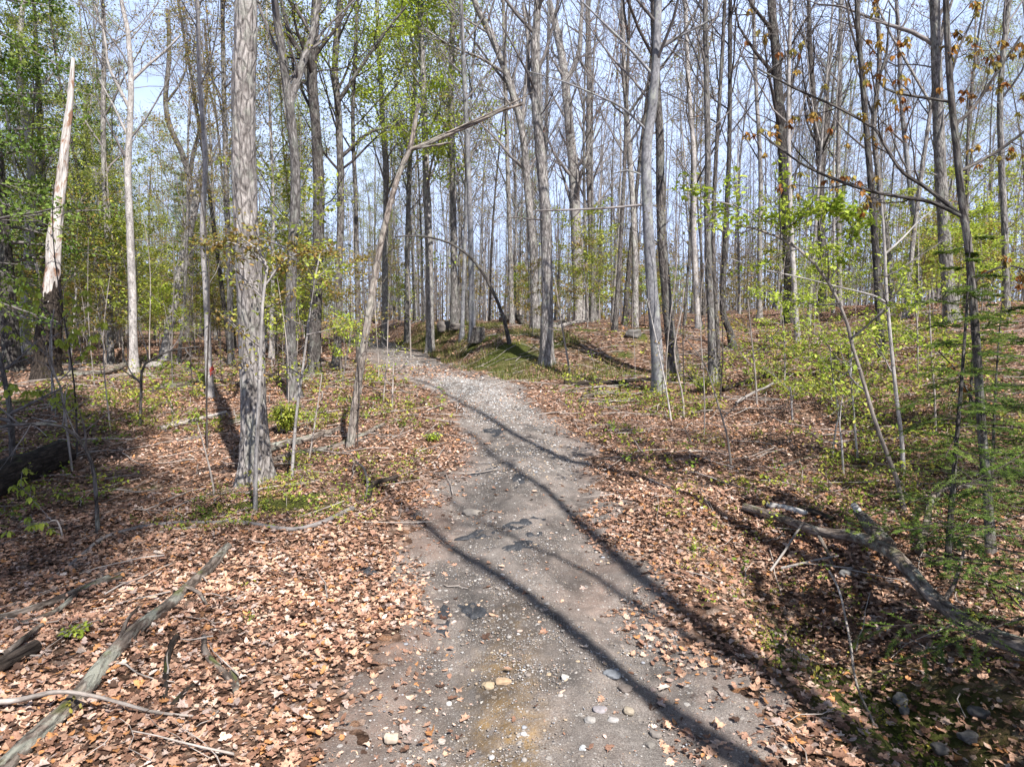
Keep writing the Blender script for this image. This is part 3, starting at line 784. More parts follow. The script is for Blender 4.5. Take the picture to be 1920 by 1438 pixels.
def asph_mat():
    m, n, l, p, out = new_mat('old asphalt')
    g = n.new('ShaderNodeTexCoord').outputs['Object']
    f = node(n, 'ShaderNodeTexNoise', Scale=90.0, Detail=6.0, Roughness=.75); l.new(g, f.inputs['Vector'])
    r = ramp(n, [(.3, (.012, .013, .016)), (.5, (.026, .029, .036)), (.74, (.10, .10, .105))]); l.new(f.outputs['Fac'], r.inputs[0])
    l.new(r.outputs[0], p.inputs['Base Color']); p.inputs['Roughness'].default_value = .6
    b = node(n, 'ShaderNodeBump', Strength=.8, Distance=.006); l.new(f.outputs['Fac'], b.inputs['Height']); l.new(b.outputs[0], p.inputs['Normal'])
    return m
M['asphalt'] = asph_mat()
def asphalt(p0, p1, w, label, h=.016):
    w *= 1.5
    a, b = G(*p0), G(*p1)
    c = (a + b) / 2; L = np.linalg.norm((b - a)[:2]); az = math.atan2(b[1] - a[1], b[0] - a[0])
    wd = w / FPX * c[1] * (1.9 if abs(p0[1] - p1[1]) < abs(p0[0] - p1[0]) else 1.0)
    sd_ = int(p0[0] + p0[1] * 3)
    nr, na = 14, 64
    th = np.linspace(0, 2 * np.pi, na, endpoint=False)
    rr = 1 + .35 * vn(np.cos(th) * 1.6 + sd_, np.sin(th) * 1.6, 8) + .25 * vn(np.cos(th) * 4 + sd_, np.sin(th) * 4, 9) + .12 * vn(np.cos(th) * 9 + sd_, np.sin(th) * 9, 10)
    V = [[c[0], c[1]]]; hh = [1.0]
    for k in range(1, nr + 1):
        f = k / nr
        lx = np.cos(th) * rr * f * L * .55; ly = np.sin(th) * rr * f * wd * .5
        V += list(np.stack([c[0] + lx * math.cos(az) - ly * math.sin(az), c[1] + lx * math.sin(az) + ly * math.cos(az)], -1)); hh += [1 - max(0, f - .8) * 4.5] * na
    V = np.array(V); hh = np.array(hh)
    z = HF(V[:, 0], V[:, 1]) + .014 + h * hh * (.55 + 1.1 * vn(V[:, 0] / .05, V[:, 1] / .05, 12)) - .002
    F3 = np.array([[0, 1 + k, 1 + (k + 1) % na] for k in range(na)])
    F4 = np.array([[1 + r * na + k, 1 + (r + 1) * na + k, 1 + (r + 1) * na + (k + 1) % na, 1 + r * na + (k + 1) % na] for r in range(nr - 1) for k in range(na)])
    o = MB().add(np.column_stack([V[:, 0] - c[0], V[:, 1] - c[1], z - c[2]]), [F3, F4]).build('asphalt_remnant', M['asphalt'])
    o.location = [float(v) for v in c]
    tag(o, label, 'asphalt', 'black asphalt remnants on the track')
asphalt((868, 1012), (938, 1000), 17, 'long low black asphalt patch at the left of the mid track group')
asphalt((950, 994), (1012, 974), 12, 'narrow raised black asphalt ridge at the right of the mid track group')
asphalt((945, 1034), (1002, 1022), 16, 'jagged black asphalt piece lowest of the mid track group')
asphalt((985, 1008), (1018, 1004), 7, 'thin black asphalt sliver just below the raised ridge')
asphalt((968, 918), (972, 893), 15, 'small upright black asphalt patch where two tree shadows meet')
asphalt((885, 893), (925, 880), 10, 'faint dark asphalt streak at the left side above mid track')
asphalt((826, 1205), (835, 1135), 20, 'tall narrow blue black asphalt patch in the lower left track')
asphalt((868, 1140), (905, 1158), 15, 'small blue black asphalt patch right of the tall narrow one')
asphalt((940, 820), (915, 806), 9, 'dark asphalt patch farthest up the track near the crest')
asphalt((676, 1068), (694, 1080), 12, 'small black lump of asphalt on leaves left of the track')

# ------------------------------------------------------------------ fallen wood
def fallen(name, label, cat, px, w, mat, lift=.45, k=16, rough=.10, n=None, absz=None, parts=(), group=None, wig=.0):
    """a log or stick lying along photo points px (x,y); w = widths in px at the two ends"""
    pts = np.array([G(*p) for p in px])
    wid = np.interp(np.arange(len(px)), [0, len(px) - 1], w) / FPX * pts[:, 1]
    L = np.sum(np.linalg.norm(np.diff(pts, axis=0), axis=1))
    n = n or int(max(8, L / .05))
    full = spline(np.column_stack([pts, wid]), n)
    c, r = full[:, :3], full[:, 3] / 2
    if wig: c[:, :2] += wig * np.stack([vn(np.arange(n) / 6., np.zeros(n), 5), vn(np.arange(n) / 6., np.zeros(n) + 9, 6)], -1)
    c[:, 2] = HF(c[:, 0], c[:, 1]) + r * (2 * lift - 0.0) * .9 if absz is None else np.interp(np.arange(n), np.linspace(0, n - 1, len(absz)), absz) + HF(c[:, 0], c[:, 1])
    if absz is not None: pass
    if n > 12:
        kk = np.hanning(9); kk /= kk.sum(); c[:, 2] = np.convolve(np.pad(c[:, 2], 4, mode='edge'), kk, 'valid')
    o0 = c[0].copy()
    t = empty(name, o0); tag(t, label, cat, group)
    mb = MB(); tubes(mb, c - o0, r, k, rough=rough, seed=int(px[0][0]), cap=True)
    mb.build('trunk' if cat == 'log' else 'shaft', mat, t)
    for (pn, ppx, pw_, pm, z0, z1) in parts:
        q = np.array([G(*p) for p in ppx]); wd = np.interp(np.arange(len(ppx)), [0, len(ppx) - 1], pw_) / FPX * q[:, 1]
        m_ = 14; f = spline(np.column_stack([q, wd]), m_)
        f[:, 2] = HF(f[:, 0], f[:, 1]) + np.linspace(z0, z1, m_)
        b_ = MB(); tubes(b_, f[:, :3] - o0, f[:, 3] / 2, 12, rough=.08, seed=3, cap=True); b_.build(pn, pm, t)
    return t
fallen('fallen_log', 'long brown mossy log running up the leaves at lower left', 'log', [(-40, 1500), (60, 1400), (150, 1315), (225, 1222), (320, 1140), (390, 1075), (428, 1030)], (40, 17), M['log_bark'], .36, 22, .20,
       parts=[('side_branch', [(225, 1222), (240, 1190), (262, 1168)], (9, 4), M['log_bark'], .06, .10), ('side_branch', [(345, 1115), (372, 1122), (388, 1140)], (9, 5), M['log_bark'], .06, .02)])
fallen('fallen_branch', 'forked grey branch lying at the left edge above the mossy log', 'branch', [(-60, 1185), (40, 1158), (115, 1128), (180, 1097), (245, 1072)], (24, 9), M['log_bark'], .38, 14,
       parts=[('side_branch', [(30, 1180), (110, 1150), (160, 1110), (230, 1090)], (12, 7), M['log_bark'], .02, .03)])
fallen('fallen_branch', 'short dark rotten branch at the far left edge of the leaves', 'branch', [(-40, 1285), (20, 1250), (70, 1222)], (34, 26), M['dark_log'], .5, 14, .16,
       parts=[('side_branch', [(15, 1245), (45, 1215), (80, 1180)], (14, 8), M['log_bark'], .06, .03)])
fallen('fallen_stick', 'pale straight stick lying across the lower end of the mossy log', 'stick', [(-30, 1330), (60, 1340), (150, 1345), (260, 1343), (362, 1351)], (12, 5), M['stem_bark'], .5, 10, .05, absz=[.03, .06, .14, .10, .02, .02])
fallen('fallen_branch', 'long thin curved branch below the thick rough grey trunk', 'branch', [(90, 1095), (135, 1062), (190, 1015), (300, 988), (420, 984), (520, 995), (590, 990), (662, 958)], (7, 10), M['twig'], .6, 10, .05)
fallen('fallen_stick', 'dark crooked stick curving down the leaves left of the track', 'stick', [(383, 1200), (384, 1225), (398, 1246), (412, 1258), (430, 1278), (443, 1300)], (12, 14), M['log_bark'], .5, 12, .12)
fallen('fallen_stick', 'black rotten stick standing off the leaves beside the mossy log', 'stick', [(332, 1200), (318, 1225), (312, 1262), (308, 1330)], (15, 12), M['dark_log'], .5, 12, .14)
fallen('fallen_stick', 'dark stick angled up right near the pale straight stick', 'stick', [(322, 1330), (350, 1298), (380, 1275), (400, 1273)], (13, 5), M['dark_log'], .5, 10, .1)
fallen('fallen_stick', 'short grey stick on bright leaves near the bottom left of the track', 'stick', [(436, 1268), (443, 1290), (440, 1330)], (16, 9), M['log_bark'], .5, 10, .12)
fallen('rotten_log', 'thick dark rotten log lying in shade at the far left', 'log', [(-130, 1000), (-40, 945), (40, 905), (120, 868)], (75, 46), M['dark_log'], .5, 24, .2)
fallen('fallen_log', 'grey split log lying just behind the thick rough grey trunk', 'log', [(495, 852), (540, 838), (590, 824), (640, 808)], (18, 11), M['log_bark'], .5, 14, .16)
fallen('fallen_log', 'thin brown log in front of the grey split log', 'log', [(505, 872), (570, 852), (640, 836), (720, 800)], (12, 8), M['log_bark'], .5, 10, .1)
fallen('fallen_log', 'pale fallen log in the woods at upper left by the dead snag', 'log', [(78, 712), (130, 706), (200, 702), (240, 688), (275, 672)], (13, 8), M['log_bark'], .5, 14, .16)
fallen('fallen_log', 'short light log lying left of the paint blazed trunk', 'log', [(285, 738), (320, 728), (355, 722), (400, 712)], (12, 8), M['log_bark'], .5, 12, .14)
fallen('fallen_branch', 'slender bare branch on the slope left of the thick trunk', 'branch', [(305, 808), (350, 795), (390, 785), (425, 775)], (8, 6), M['stem_bark'], .6, 8, .08)
fallen('broken_branch', 'stubby dark broken branch sticking up beside the track at left', 'branch', [(692, 938), (700, 920), (722, 914), (745, 905)], (10, 8), M['dark_log'], .6, 10, .14, absz=[.02, .07, .08, .07],
       parts=[('side_branch', [(686, 940), (690, 918), (683, 895), (668, 885)], (6, 4), M['twig'], .02, .12)])
fallen('fallen_limb', 'big crooked fallen limb bridging the ditch on the right', 'log', [(1395, 962), (1470, 992), (1530, 1022), (1590, 1042), (1640, 1080), (1690, 1140), (1750, 1192), (1820, 1225), (1895, 1240), (1990, 1270)], (13, 38), M['log_bark'], .5, 22, .22,
       absz=[.06, .08, .10, .14, .22, .30, .30, .22, .12, .08],
       parts=[('side_branch', [(1530, 1022), (1545, 1040), (1562, 1062)], (9, 4), M['log_bark'], .12, .02), ('side_branch', [(1760, 1195), (1785, 1175), (1800, 1150)], (11, 5), M['log_bark'], .2, .42), ('broken_fork', [(1660, 1085), (1640, 1045), (1622, 1010), (1606, 985)], (38, 16), M['log_bark'], .24, .12), ('bare_stub', [(1623, 1014), (1612, 996), (1600, 978)], (15, 12), M['birch'], .14, .15)])
fallen('birch_log', 'short white birch log on leaves above the crooked fallen limb', 'log', [(1438, 952), (1475, 958), (1512, 968)], (12, 11), M['birch'], .5, 14, .06)
fallen('fallen_log', 'short dark log touching the white birch log', 'log', [(1500, 958), (1535, 970), (1562, 982)], (11, 14), M['dark_log'], .5, 12, .16)
fallen('fallen_limb', 'bleached forked limb standing from leaves at the right', 'branch', [(1722, 1045), (1736, 1010), (1742, 980), (1760, 955), (1790, 935), (1825, 922)], (15, 8), M['log_bark'], .5, 14, .16, absz=[.05, .12, .16, .18, .14, .05])
fallen('fallen_log', 'straight black log lying left of the dark sapling foot', 'log', [(1742, 1062), (1800, 1058), (1875, 1062)], (13, 14), M['dark_log'], .5, 12, .14)
fallen('fallen_stick', 'pale straight stick leaning on the crooked fallen limb', 'stick', [(1444, 1075), (1470, 1050), (1502, 1018)], (5, 4), M['bare_wood'], .5, 8, .04, absz=[.02, .08, .16])
fallen('fallen_stick', 'thin pale stick lying below the crooked fallen limb', 'stick', [(1465, 1070), (1510, 1064), (1572, 1054)], (6, 3), M['bare_wood'], .5, 8, .04, absz=[.02, .04, .05])
fallen('fallen_stick', 'long thin bent stick standing in the dark ditch', 'stick', [(1552, 1122), (1575, 1170), (1592, 1240), (1600, 1290), (1638, 1362)], (4, 5), M['stem_bark'], .5, 8, .03, absz=[.22, .16, .10, .06, .02])
fallen('fallen_log', 'long dark fallen log crossing in front of the smooth grey trunk', 'log', [(1058, 720), (1110, 722), (1170, 720), (1235, 716), (1300, 712)], (9, 7), M['dark_log'], .5, 12, .12)
fallen('fallen_branch', 'grey weathered branch pile piece right of the crest', 'branch', [(1092, 748), (1130, 740), (1180, 742), (1235, 738)], (7, 4), M['log_bark'], .6, 10, .1,
       parts=[('side_branch', [(1100, 748), (1125, 732), (1160, 728), (1200, 735)], (4, 2), M['log_bark'], .02, .08)])
fallen('fallen_branch', 'brown branch lying just under the grey weathered branch', 'branch', [(1085, 752), (1130, 756), (1180, 752)], (6, 5), M['log_bark'], .6, 8, .1)
fallen('fallen_branch', 'dark tangled branch on the slope behind the green seedlings', 'branch', [(1355, 735), (1420, 712), (1500, 706), (1580, 716)], (9, 5), M['dark_log'], .6, 10, .1)
fallen('fallen_branch', 'pale crossing branch amid the green seedlings on the slope', 'branch', [(1380, 762), (1420, 748), (1455, 735)], (6, 4), M['bare_wood'], .6, 8, .06, absz=[.05, .15, .2])
fallen('fallen_branch', 'long grey stick low on the seedling covered slope', 'branch', [(1460, 880), (1500, 866), (1560, 860), (1640, 872)], (6, 5), M['log_bark'], .6, 8, .06)
fallen('fallen_branch', 'thin dark stick raised above seedlings on the right slope', 'branch', [(1530, 715), (1560, 700), (1585, 682)], (7, 4), M['dark_log'], .6, 8, .06, absz=[.1, .25, .4])
fallen('fallen_log', 'mossy log on the crest above the grassy bank', 'log', [(940, 607), (975, 602), (1020, 612), (1060, 606)], (13, 9), M['log_bark'], .5, 12, .12)
fallen('fallen_log', 'weathered grey log lying behind the forked trunk at the crest', 'log', [(1030, 618), (1062, 612), (1095, 606)], (9, 7), M['bare_wood'], .5, 10, .1)

def stump(px, py, w, h, label):
    g = G(px, py, -.0); r = w / FPX * g[1] / 2; H = h / FPX * g[1]
    t = empty('tree_stump', g); tag(t, label, 'stump')
    nn = 14; z = np.linspace(-.05, H, nn)
    mb = MB(); tubes(mb, np.stack([np.zeros(nn), np.zeros(nn), z], -1), np.full(nn, r) * np.linspace(1.15, .9, nn), 20, rough=.16, seed=4, flare=.5); mb.build('trunk', M['dark_bark'], t)
    th = np.linspace(0, 6.283, 20, endpoint=False)
    ring = np.stack([np.cos(th) * r * .95, np.sin(th) * r * .95, H + .05 * vn(np.cos(th) * 3, np.sin(th) * 3, 2)], -1)
    mb = MB().add(np.vstack([[[0, 0, H - .03]], ring]), np.array([[0, 1 + k, 1 + (k + 1) % 20] for k in range(20)])); mb.build('cut_top', M['log_bark'], t)
stump(898, 640, 22, 26, 'low dark broken stump on the grassy bank beside the track')
for a in [(838, 620, 34, .6, (.20, .18, .17), 'dark lichen grey boulder under a tree on the crest of the bank'), (858, 618, 24, .6, (.26, .23, .21), 'paler boulder touching the dark boulder on the bank'), (1187, 632, 26, .7, (.22, .21, .20), 'grey boulder on the leafy slope left of the smooth grey trunk'), (290, 690, 30, .5, (.42, .39, .37), 'pale rock in the woods left of the thick trunk')]:
    stone(*a, group=None, name='boulder')

# ------------------------------------------------------------------ trees
HERO_REF = []                                          # (photo x, short name) for naming neighbours
def crown_batches(rng, trunk, rad, spec):
    """limbs, branches and twigs of a tree in its own coordinates"""
    L1, R1, l1 = grow(rng, trunk[None], rad[None], spec['n'], spec['t0'], spec.get('t1', .98), spec.get('ang', 48), spec['len'], 7, spec.get('up', .10), .10, spec.get('rf', .42), .22, spec.get('rmin', .006), taper=spec.get('taper', .55))
    L2, R2, l2 = grow(rng, L1, R1, spec.get('m2', 5), .25, .97, 42, l1 * .48, 5, .08, .14, .5, .3, spec.get('rmin', .006) * .7, taper=.5)
    L3, R3, l3 = grow(rng, L2, R2, spec.get('m3', 4), .25, .98, 40, l2 * .55, 4, .05, .18, .55, .5, spec.get('rmin', .006) * .5, taper=.4)
    return (L1, R1), (L2, R2), (L3, R3)

LEAFCOL = {'green': [(.36, .41, .06), (.28, .34, .045), (.45, .46, .09), (.19, .25, .04)],
           'bright': [(.38, .48, .06), (.30, .41, .045), (.46, .52, .09)],
           'olive': [(.28, .27, .06), (.34, .26, .07), (.20, .20, .05), (.36, .23, .07)],
           'rust': [(.33, .16, .04), (.28, .115, .035), (.36, .24, .06), (.34, .29, .08)],
           'bud': [(.26, .28, .07), (.32, .22, .08), (.22, .12, .07), (.33, .36, .09)],
           'brush': [(.16, .12, .08), (.22, .17, .12), (.14, .11, .085), (.20, .19, .06)],
           'redbud': [(.25, .11, .07), (.32, .17, .09), (.20, .09, .07)]}
def twig_leaves(rng, twigs, per, size, kind, cols, spread=.05, pitch=.2):
    B, n, _ = twigs.shape
    N = int(B * per)
    b = rng.integers(0, B, N); t = rng.uniform(.15, 1, N) * (n - 1); i = np.minimum(t.astype(int), n - 2); w = (t - i)[:, None]
    p = twigs[b, i] * (1 - w) + twigs[b, i + 1] * w + rng.normal(0, 1, (N, 3)) * np.array([spread, spread, spread * .45])
    mb = MB(); leaves(mb, rng, p, rng.uniform(.6, 1.25, N) * size, kind, tilt=.45, pitch=pitch, fold=.2, curl=.3, col=pal(rng, N, LEAFCOL[cols]), cvar=.15)
    return mb

def to_height(pts, w, Hh, lean=.6):
    """carry a trunk on above the frame to full height"""
    if pts[-1][2] >= Hh: return pts, w
    d = nrm(pts[-1] - pts[-2]); out = [p for p in pts]; ws = list(w); rem = Hh - pts[-1][2]; k = 4
    for s in range(1, k + 1):
        d = nrm(d * lean + np.array([0, 0, 1 - lean]) + RNG.normal(0, .03, 3)); out.append(out[-1] + d * rem / k / max(d[2], .3)); ws.append(w[-1] * (1 - .8 * s / k))
    return np.array(out), np.array(ws)

def hero(name, label, short, px, w, mat, Hh=16, Y=None, crown=None, low=0, flare=.8, rough=.10, limbs=(), leaf=None, cat='tree', twig=None, sweep=.015, seed=None, ref=True):
    rng = np.random.default_rng(seed or int(px[0][0] * 13 + px[0][1]))
    g = G(*px[0])
    if Y is not None: g = P(px[0][0], px[0][1], Y); g[2] = float(HF(g[0], Y))
    Y = g[1]
    pts = np.array([g] + [P(a, b, Y) for a, b in px[1:]])
    wid = np.interp(np.arange(len(px)), [0, len(px) - 1], w) / FPX * Y / 2 * .87
    hgt = pts[:, 2] - g[2]
    pts[:, 1] += sweep * hgt * np.sin(hgt * .35 + rng.random() * 6)
    if px[-1][1] <= 12: pts, wid = to_height(pts, wid, Hh)
    pts[0, 2] -= .06
    big = w[0] >= 16
    n = int(np.clip((pts[-1, 2] - pts[0, 2]) / (.06 if w[0] > 34 else .16), 14, 200))
    f = spline(np.column_stack([pts, wid]), n)
    tr, rad = f[:, :3] - g, np.maximum(f[:, 3], .003)
    t = empty(name, g); tag(t, label, cat)
    if ref: HERO_REF.append((px[0][0] if px[0][1] < 760 else px[min(1, len(px) - 1)][0], short))
    mb = MB(); tubes(mb, tr, rad, 40 if w[0] > 34 else 18 if big else 10, rough=rough, seed=int(px[0][0]), flare=flare)
    mb.build('trunk' if w[0] > 9 else 'stem', mat, t)
    twm = twig or (M['dark_twig'] if mat in (M['dark_bark'],) else M['twig'])
    alltw = []
    for li, (lpx, lw, lm, lsub) in enumerate(limbs):
        dy = rng.normal(0, .12) if li else .05
        q = np.array([P(a, b, Y) for a, b in lpx]); k_ = len(q)
        q[:, 1] += np.linspace(0, 1, k_) * dy * np.linalg.norm(q[-1] - q[0])
        ww = np.interp(np.arange(k_), [0, k_ - 1], lw) / FPX * Y / 2
        s0 = np.argmin(np.linalg.norm(tr + g - q[0], axis=1)); q[0] = tr[s0] + g
        f2 = spline(np.column_stack([q, ww]), max(10, 5 * k_))
        b_ = MB(); tubes(b_, f2[:, :3] - g, np.maximum(f2[:, 3], .0025), 12 if lw[0] > 9 else 7, rough=.05, seed=li); b_.build('limb', lm or mat, t)
        if lsub:
            A = (f2[:, :3] - g)[None]; Ra = f2[:, 3][None]
            B2, S2, l2 = grow(rng, A, Ra, lsub, .12, .98, 45, np.linalg.norm(q[-1] - q[0]) * .32, 6, .10, .12, .5, .3, .0025, taper=.4)
            B3, S3, l3 = grow(rng, B2, S2, 4, .2, .98, 40, l2 * .45, 4, .06, .16, .55, .5, .0018)
            b_ = MB(); tubes(b_, B2, S2, 5); tubes(b_, B3, S3, 4); b_.build('branches', twm, t)
            alltw += [B2, B3]
    if low or crown:
        cb = MB()
        if low:
            Lw, Rw, lw_ = grow(rng, tr[None], rad[None], low, .14, .62, 66, 1.1 if w[0] < 16 else 1.7, 6, .02, .14, .16, .3, .004)
            Lv, Rv, _ = grow(rng, Lw, Rw, 4, .25, .95, 45, lw_ * .45, 4, .02, .18, .6, .5, .003)
            tubes(cb, Lw, Rw, 5); tubes(cb, Lv, Rv, 4)
            alltw.append(Lv)
        if crown:
            (A, RA), (B2, RB), (C3, RC) = crown_batches(rng, tr, rad, crown)
            tubes(cb, A, RA, 6); tubes(cb, B2, RB, 4); tubes(cb, C3, RC, 3)
            alltw.append(C3)
        cb.build('crown', twm, t)
    if leaf:
        per, size, kind, cols, spread, pitch = leaf
        tws = [a for a in alltw]
        for A in tws[:]:
            pass
        mbs = [twig_leaves(rng, A, per, size, kind, cols, spread, pitch) for A in tws if len(A)]
        m_ = MB()
        for b_ in mbs:
            if b_.n: m_.add(np.concatenate(b_.v), [np.concatenate([x for x in b_.f])], np.concatenate(b_.c)[:, :3])
        if m_.n: m_.build('foliage', M['leaf'], t)
    return t, g, alltw, rng

C_TALL = dict(n=18, t0=.36, len=3.6, ang=42, m2=6, m3=5, rmin=.006)
C_MID = dict(n=16, t0=.34, len=2.8, ang=42, m2=5, m3=5, rmin=.006)
C_FAR = dict(n=18, t0=.32, len=3.4, ang=40, m2=6, m3=5, rmin=.008)
BUD = (1.4, .045, 'quad', 'bud', .05, .3)

hero('thick_tree', 'thickest rough light grey trunk standing left of the track', 'the thick rough grey trunk', [(478, 905), (476, 760), (470, 560), (462, 360), (461, 180), (466, 0)], (56, 44), M['grey_bark'], 17, crown=C_TALL, flare=.75, rough=.10)
hero('twin_tree', 'twisting grey trunk forking near the top right of the thick trunk', 'the twisting forked trunk', [(552, 748), (545, 640), (548, 500), (556, 360), (552, 260), (540, 160), (528, 70), (518, 0)], (24, 15), M['mid_bark'], 15, crown=C_TALL, low=4, leaf=(5, .065, 'quad', 'green', .14, .3),
     limbs=[([(546, 205), (562, 130), (582, 70), (594, 0), (600, -60)], (15, 10), None, 5)])
hero('dark_tree', 'dark straight trunk right of the twisting forked trunk', 'the dark straight trunk', [(588, 702), (592, 560), (598, 380), (594, 260), (588, 140), (596, 0)], (27, 17), M['dark_bark'], 18, crown=C_TALL, low=7, leaf=(5, .065, 'quad', 'green', .14, .3),
     limbs=[([(595, 230), (570, 120), (540, 60), (522, -10)], (12, 7), None, 5)])
hero('bare_tree', 'slim dark trunk between the dark straight trunk and the broken leaner', 'the slim dark trunk', [(632, 690), (634, 540), (638, 380), (634, 220), (628, 120), (640, 0)], (17, 12), M['dark_bark'], 15, crown=C_MID, low=4, leaf=(14, .07, 'quad', 'bright', .15, .3),
     limbs=[([(636, 300), (690, 250), (735, 235), (760, 220)], (7, 3), None, 6), ([(632, 190), (680, 120), (720, 60), (760, 10)], (8, 4), None, 6)])
sn, sg, _, _ = hero('dead_snag', 'tall pale barkless snag with broken tip and rotten dark foot', 'the pale dead snag', [(86, 712), (95, 590), (102, 480), (112, 380), (122, 280), (130, 200), (135, 108)], (38, 7), M['snag'], 1, flare=.2, rough=.22)
rb = MB(); zz = np.linspace(-.1, 1.0, 20)
bp = np.array([P(86 + 13 * s, 712 - 205 * s, sg[1]) - sg for s in np.linspace(0, 1, 24)]); bp[:, 2] = np.maximum(bp[:, 2], -.2)
tubes(rb, bp, (22 - 5 * np.linspace(0, 1, 24)) / FPX * sg[1] * (1.07 - .34 * ss(.6, 1, np.linspace(0, 1, 24))), 26, rough=.22, seed=12, flare=.35)
rb.build('rotten_foot', M['dark_log'], sn)
hero('pale_tree', 'pale grey trunk at the far left behind the dead snag', 'the pale far left trunk', [(46, 668), (52, 540), (58, 400), (56, 280), (40, 200), (30, 120), (36, 0)], (22, 10), M['pale_bark'], 14, crown=C_MID, low=7)
hero('bare_tree', 'dark trunk with broken top right of the pale dead snag', 'the broken dark trunk', [(148, 598), (152, 480), (160, 360), (166, 250), (166, 180)], (20, 12), M['dark_bark'], 1, low=6, flare=.3)
hero('bare_tree', 'slim pale grey tree with spreading wishbone limbs in left sky gap', 'the wishbone tree', [(250, 700), (248, 560), (244, 420), (242, 320), (248, 220), (250, 140), (244, 60), (232, 0)], (17, 8), M['pale_bark'], 15, crown=C_MID, low=3,
     limbs=[([(249, 215), (222, 165), (200, 120), (190, 60), (170, 0)], (7, 3), None, 6), ([(250, 160), (275, 120), (300, 95), (330, 60)], (6, 3), None, 6), ([(247, 260), (215, 200), (190, 150)], (5, 2), None, 5)])
hero('leaning_tree', 'leaning blotched white trunk with broken top left of thick trunk', 'the leaning white trunk', [(306, 676), (325, 580), (345, 480), (372, 370), (395, 272)], (20, 13), M['pale_bark'], 1, low=6, flare=.3)
bz, bg_, _, _ = hero('bare_tree', 'slim grey trunk marked with a red paint blaze', 'the red blazed trunk', [(395, 745), (391, 680), (388, 560), (382, 430), (388, 300), (378, 150), (372, 0)], (15, 8), M['pale_bark'], 14, crown=C_MID, low=5)
pm, pn_, pl_, pp_, _o = new_mat('red paint'); pp_.inputs['Base Color'].default_value = (.30, .03, .018, 1); pp_.inputs['Roughness'].default_value = .6
th = np.linspace(-1.35, -.2, 12); zz = np.linspace(0, 1, 8)
c0 = P(395, 700, bg_[1]) - bg_; c1 = P(394, 687, bg_[1]) - bg_; rr_ = 8.6 / FPX * bg_[1]
Vp = np.array([[(c0 * (1 - z) + c1 * z)[0] + rr_ * math.cos(a), (c0 * (1 - z) + c1 * z)[1] + rr_ * math.sin(a), (c0 * (1 - z) + c1 * z)[2] + .03 * math.sin(a * 7) + .03 * math.sin(a * 17)] for z in zz for a in th])
MB().add(Vp, np.array([[r * 12 + k, r * 12 + k + 1, r * 12 + 13 + k, r * 12 + 12 + k] for r in range(7) for k in range(11)])).build('paint_blaze', pm, bz)
hero('bare_tree', 'dark trunk with crooked bow shaped upper limb left of thick trunk', 'the bow limbed trunk', [(352, 640), (354, 480), (358, 360), (345, 295), (322, 240), (314, 190), (320, 110), (316, 20)], (14, 8), M['dark_bark'], 1, low=6,
     limbs=[([(356, 340), (362, 280), (378, 220), (384, 120), (376, 30)], (8, 4), None, 7), ([(315, 200), (340, 140), (350, 60)], (5, 2), None, 5)], leaf=(4.0, .06, 'quad', 'olive', .1, .3))
hero('broken_tree', 'leaning tan dead tree with a long broken limb over the track', 'the broken leaning tree', [(656, 838), (672, 720), (690, 600), (706, 500), (722, 420), (745, 335), (768, 280)], (18, 10), M['tan_bark'], 1, flare=.35, rough=.12,
     limbs=[([(768, 280), (800, 270), (850, 247), (900, 225), (940, 205), (980, 192)], (8, 5), M['tan_bark'], 0), ([(764, 285), (775, 250), (780, 220), (786, 196)], (10, 6), M['tan_bark'], 0), ([(972, 196), (985, 182), (995, 163)], (4, 2), M['tan_bark'], 0), ([(846, 250), (848, 268)], (5, 3), M['tan_bark'], 0)])
hero('arched_sapling', 'thin dark sapling arching left over the end of the track', 'the arched sapling', [(956, 644), (945, 600), (925, 548), (895, 497), (860, 465), (820, 448), (775, 442), (740, 444)], (9, 3), M['dark_bark'], 1, low=0, flare=.3, rough=.03, ref=False)
hero('bare_tree', 'sturdy grey brown trunk on the grassy bank right of the track', 'the sturdy bank trunk', [(1025, 684), (1026, 560), (1024, 420), (1014, 300), (1005, 200), (1003, 100), (1008, 0)], (28, 15), M['mid_bark'], 16, crown=C_TALL, low=4, flare=.6)
hero('curved_tree', 'grey trunk curving up to the left behind the sturdy bank trunk', 'the curved trunk', [(1004, 618), (1000, 480), (990, 360), (978, 240), (950, 140), (918, 60), (890, 0)], (18, 11), M['mid_bark'], 15, crown=C_FAR, low=4,
     limbs=[([(978, 240), (985, 160), (990, 80), (980, 0)], (8, 5), None, 6), ([(950, 140), (900, 110), (850, 90), (800, 60)], (6, 3), None, 7)])
hero('bare_tree', 'forked grey trunk right of the sturdy bank trunk', 'the forked grey trunk', [(1088, 604), (1082, 480), (1076, 340), (1066, 230), (1058, 140), (1045, 60), (1030, 0)], (25, 13), M['mid_bark'], 17, crown=C_FAR, low=4,
     limbs=[([(1060, 160), (1085, 100), (1090, 40), (1096, -30)], (10, 6), None, 7)])
hero('bare_tree', 'light grey trunk close behind the forked grey trunk', 'the light grey trunk', [(1112, 600), (1110, 450), (1104, 300), (1104, 150), (1102, 0)], (16, 10), M['mid_bark'], 17, crown=C_FAR, low=3)
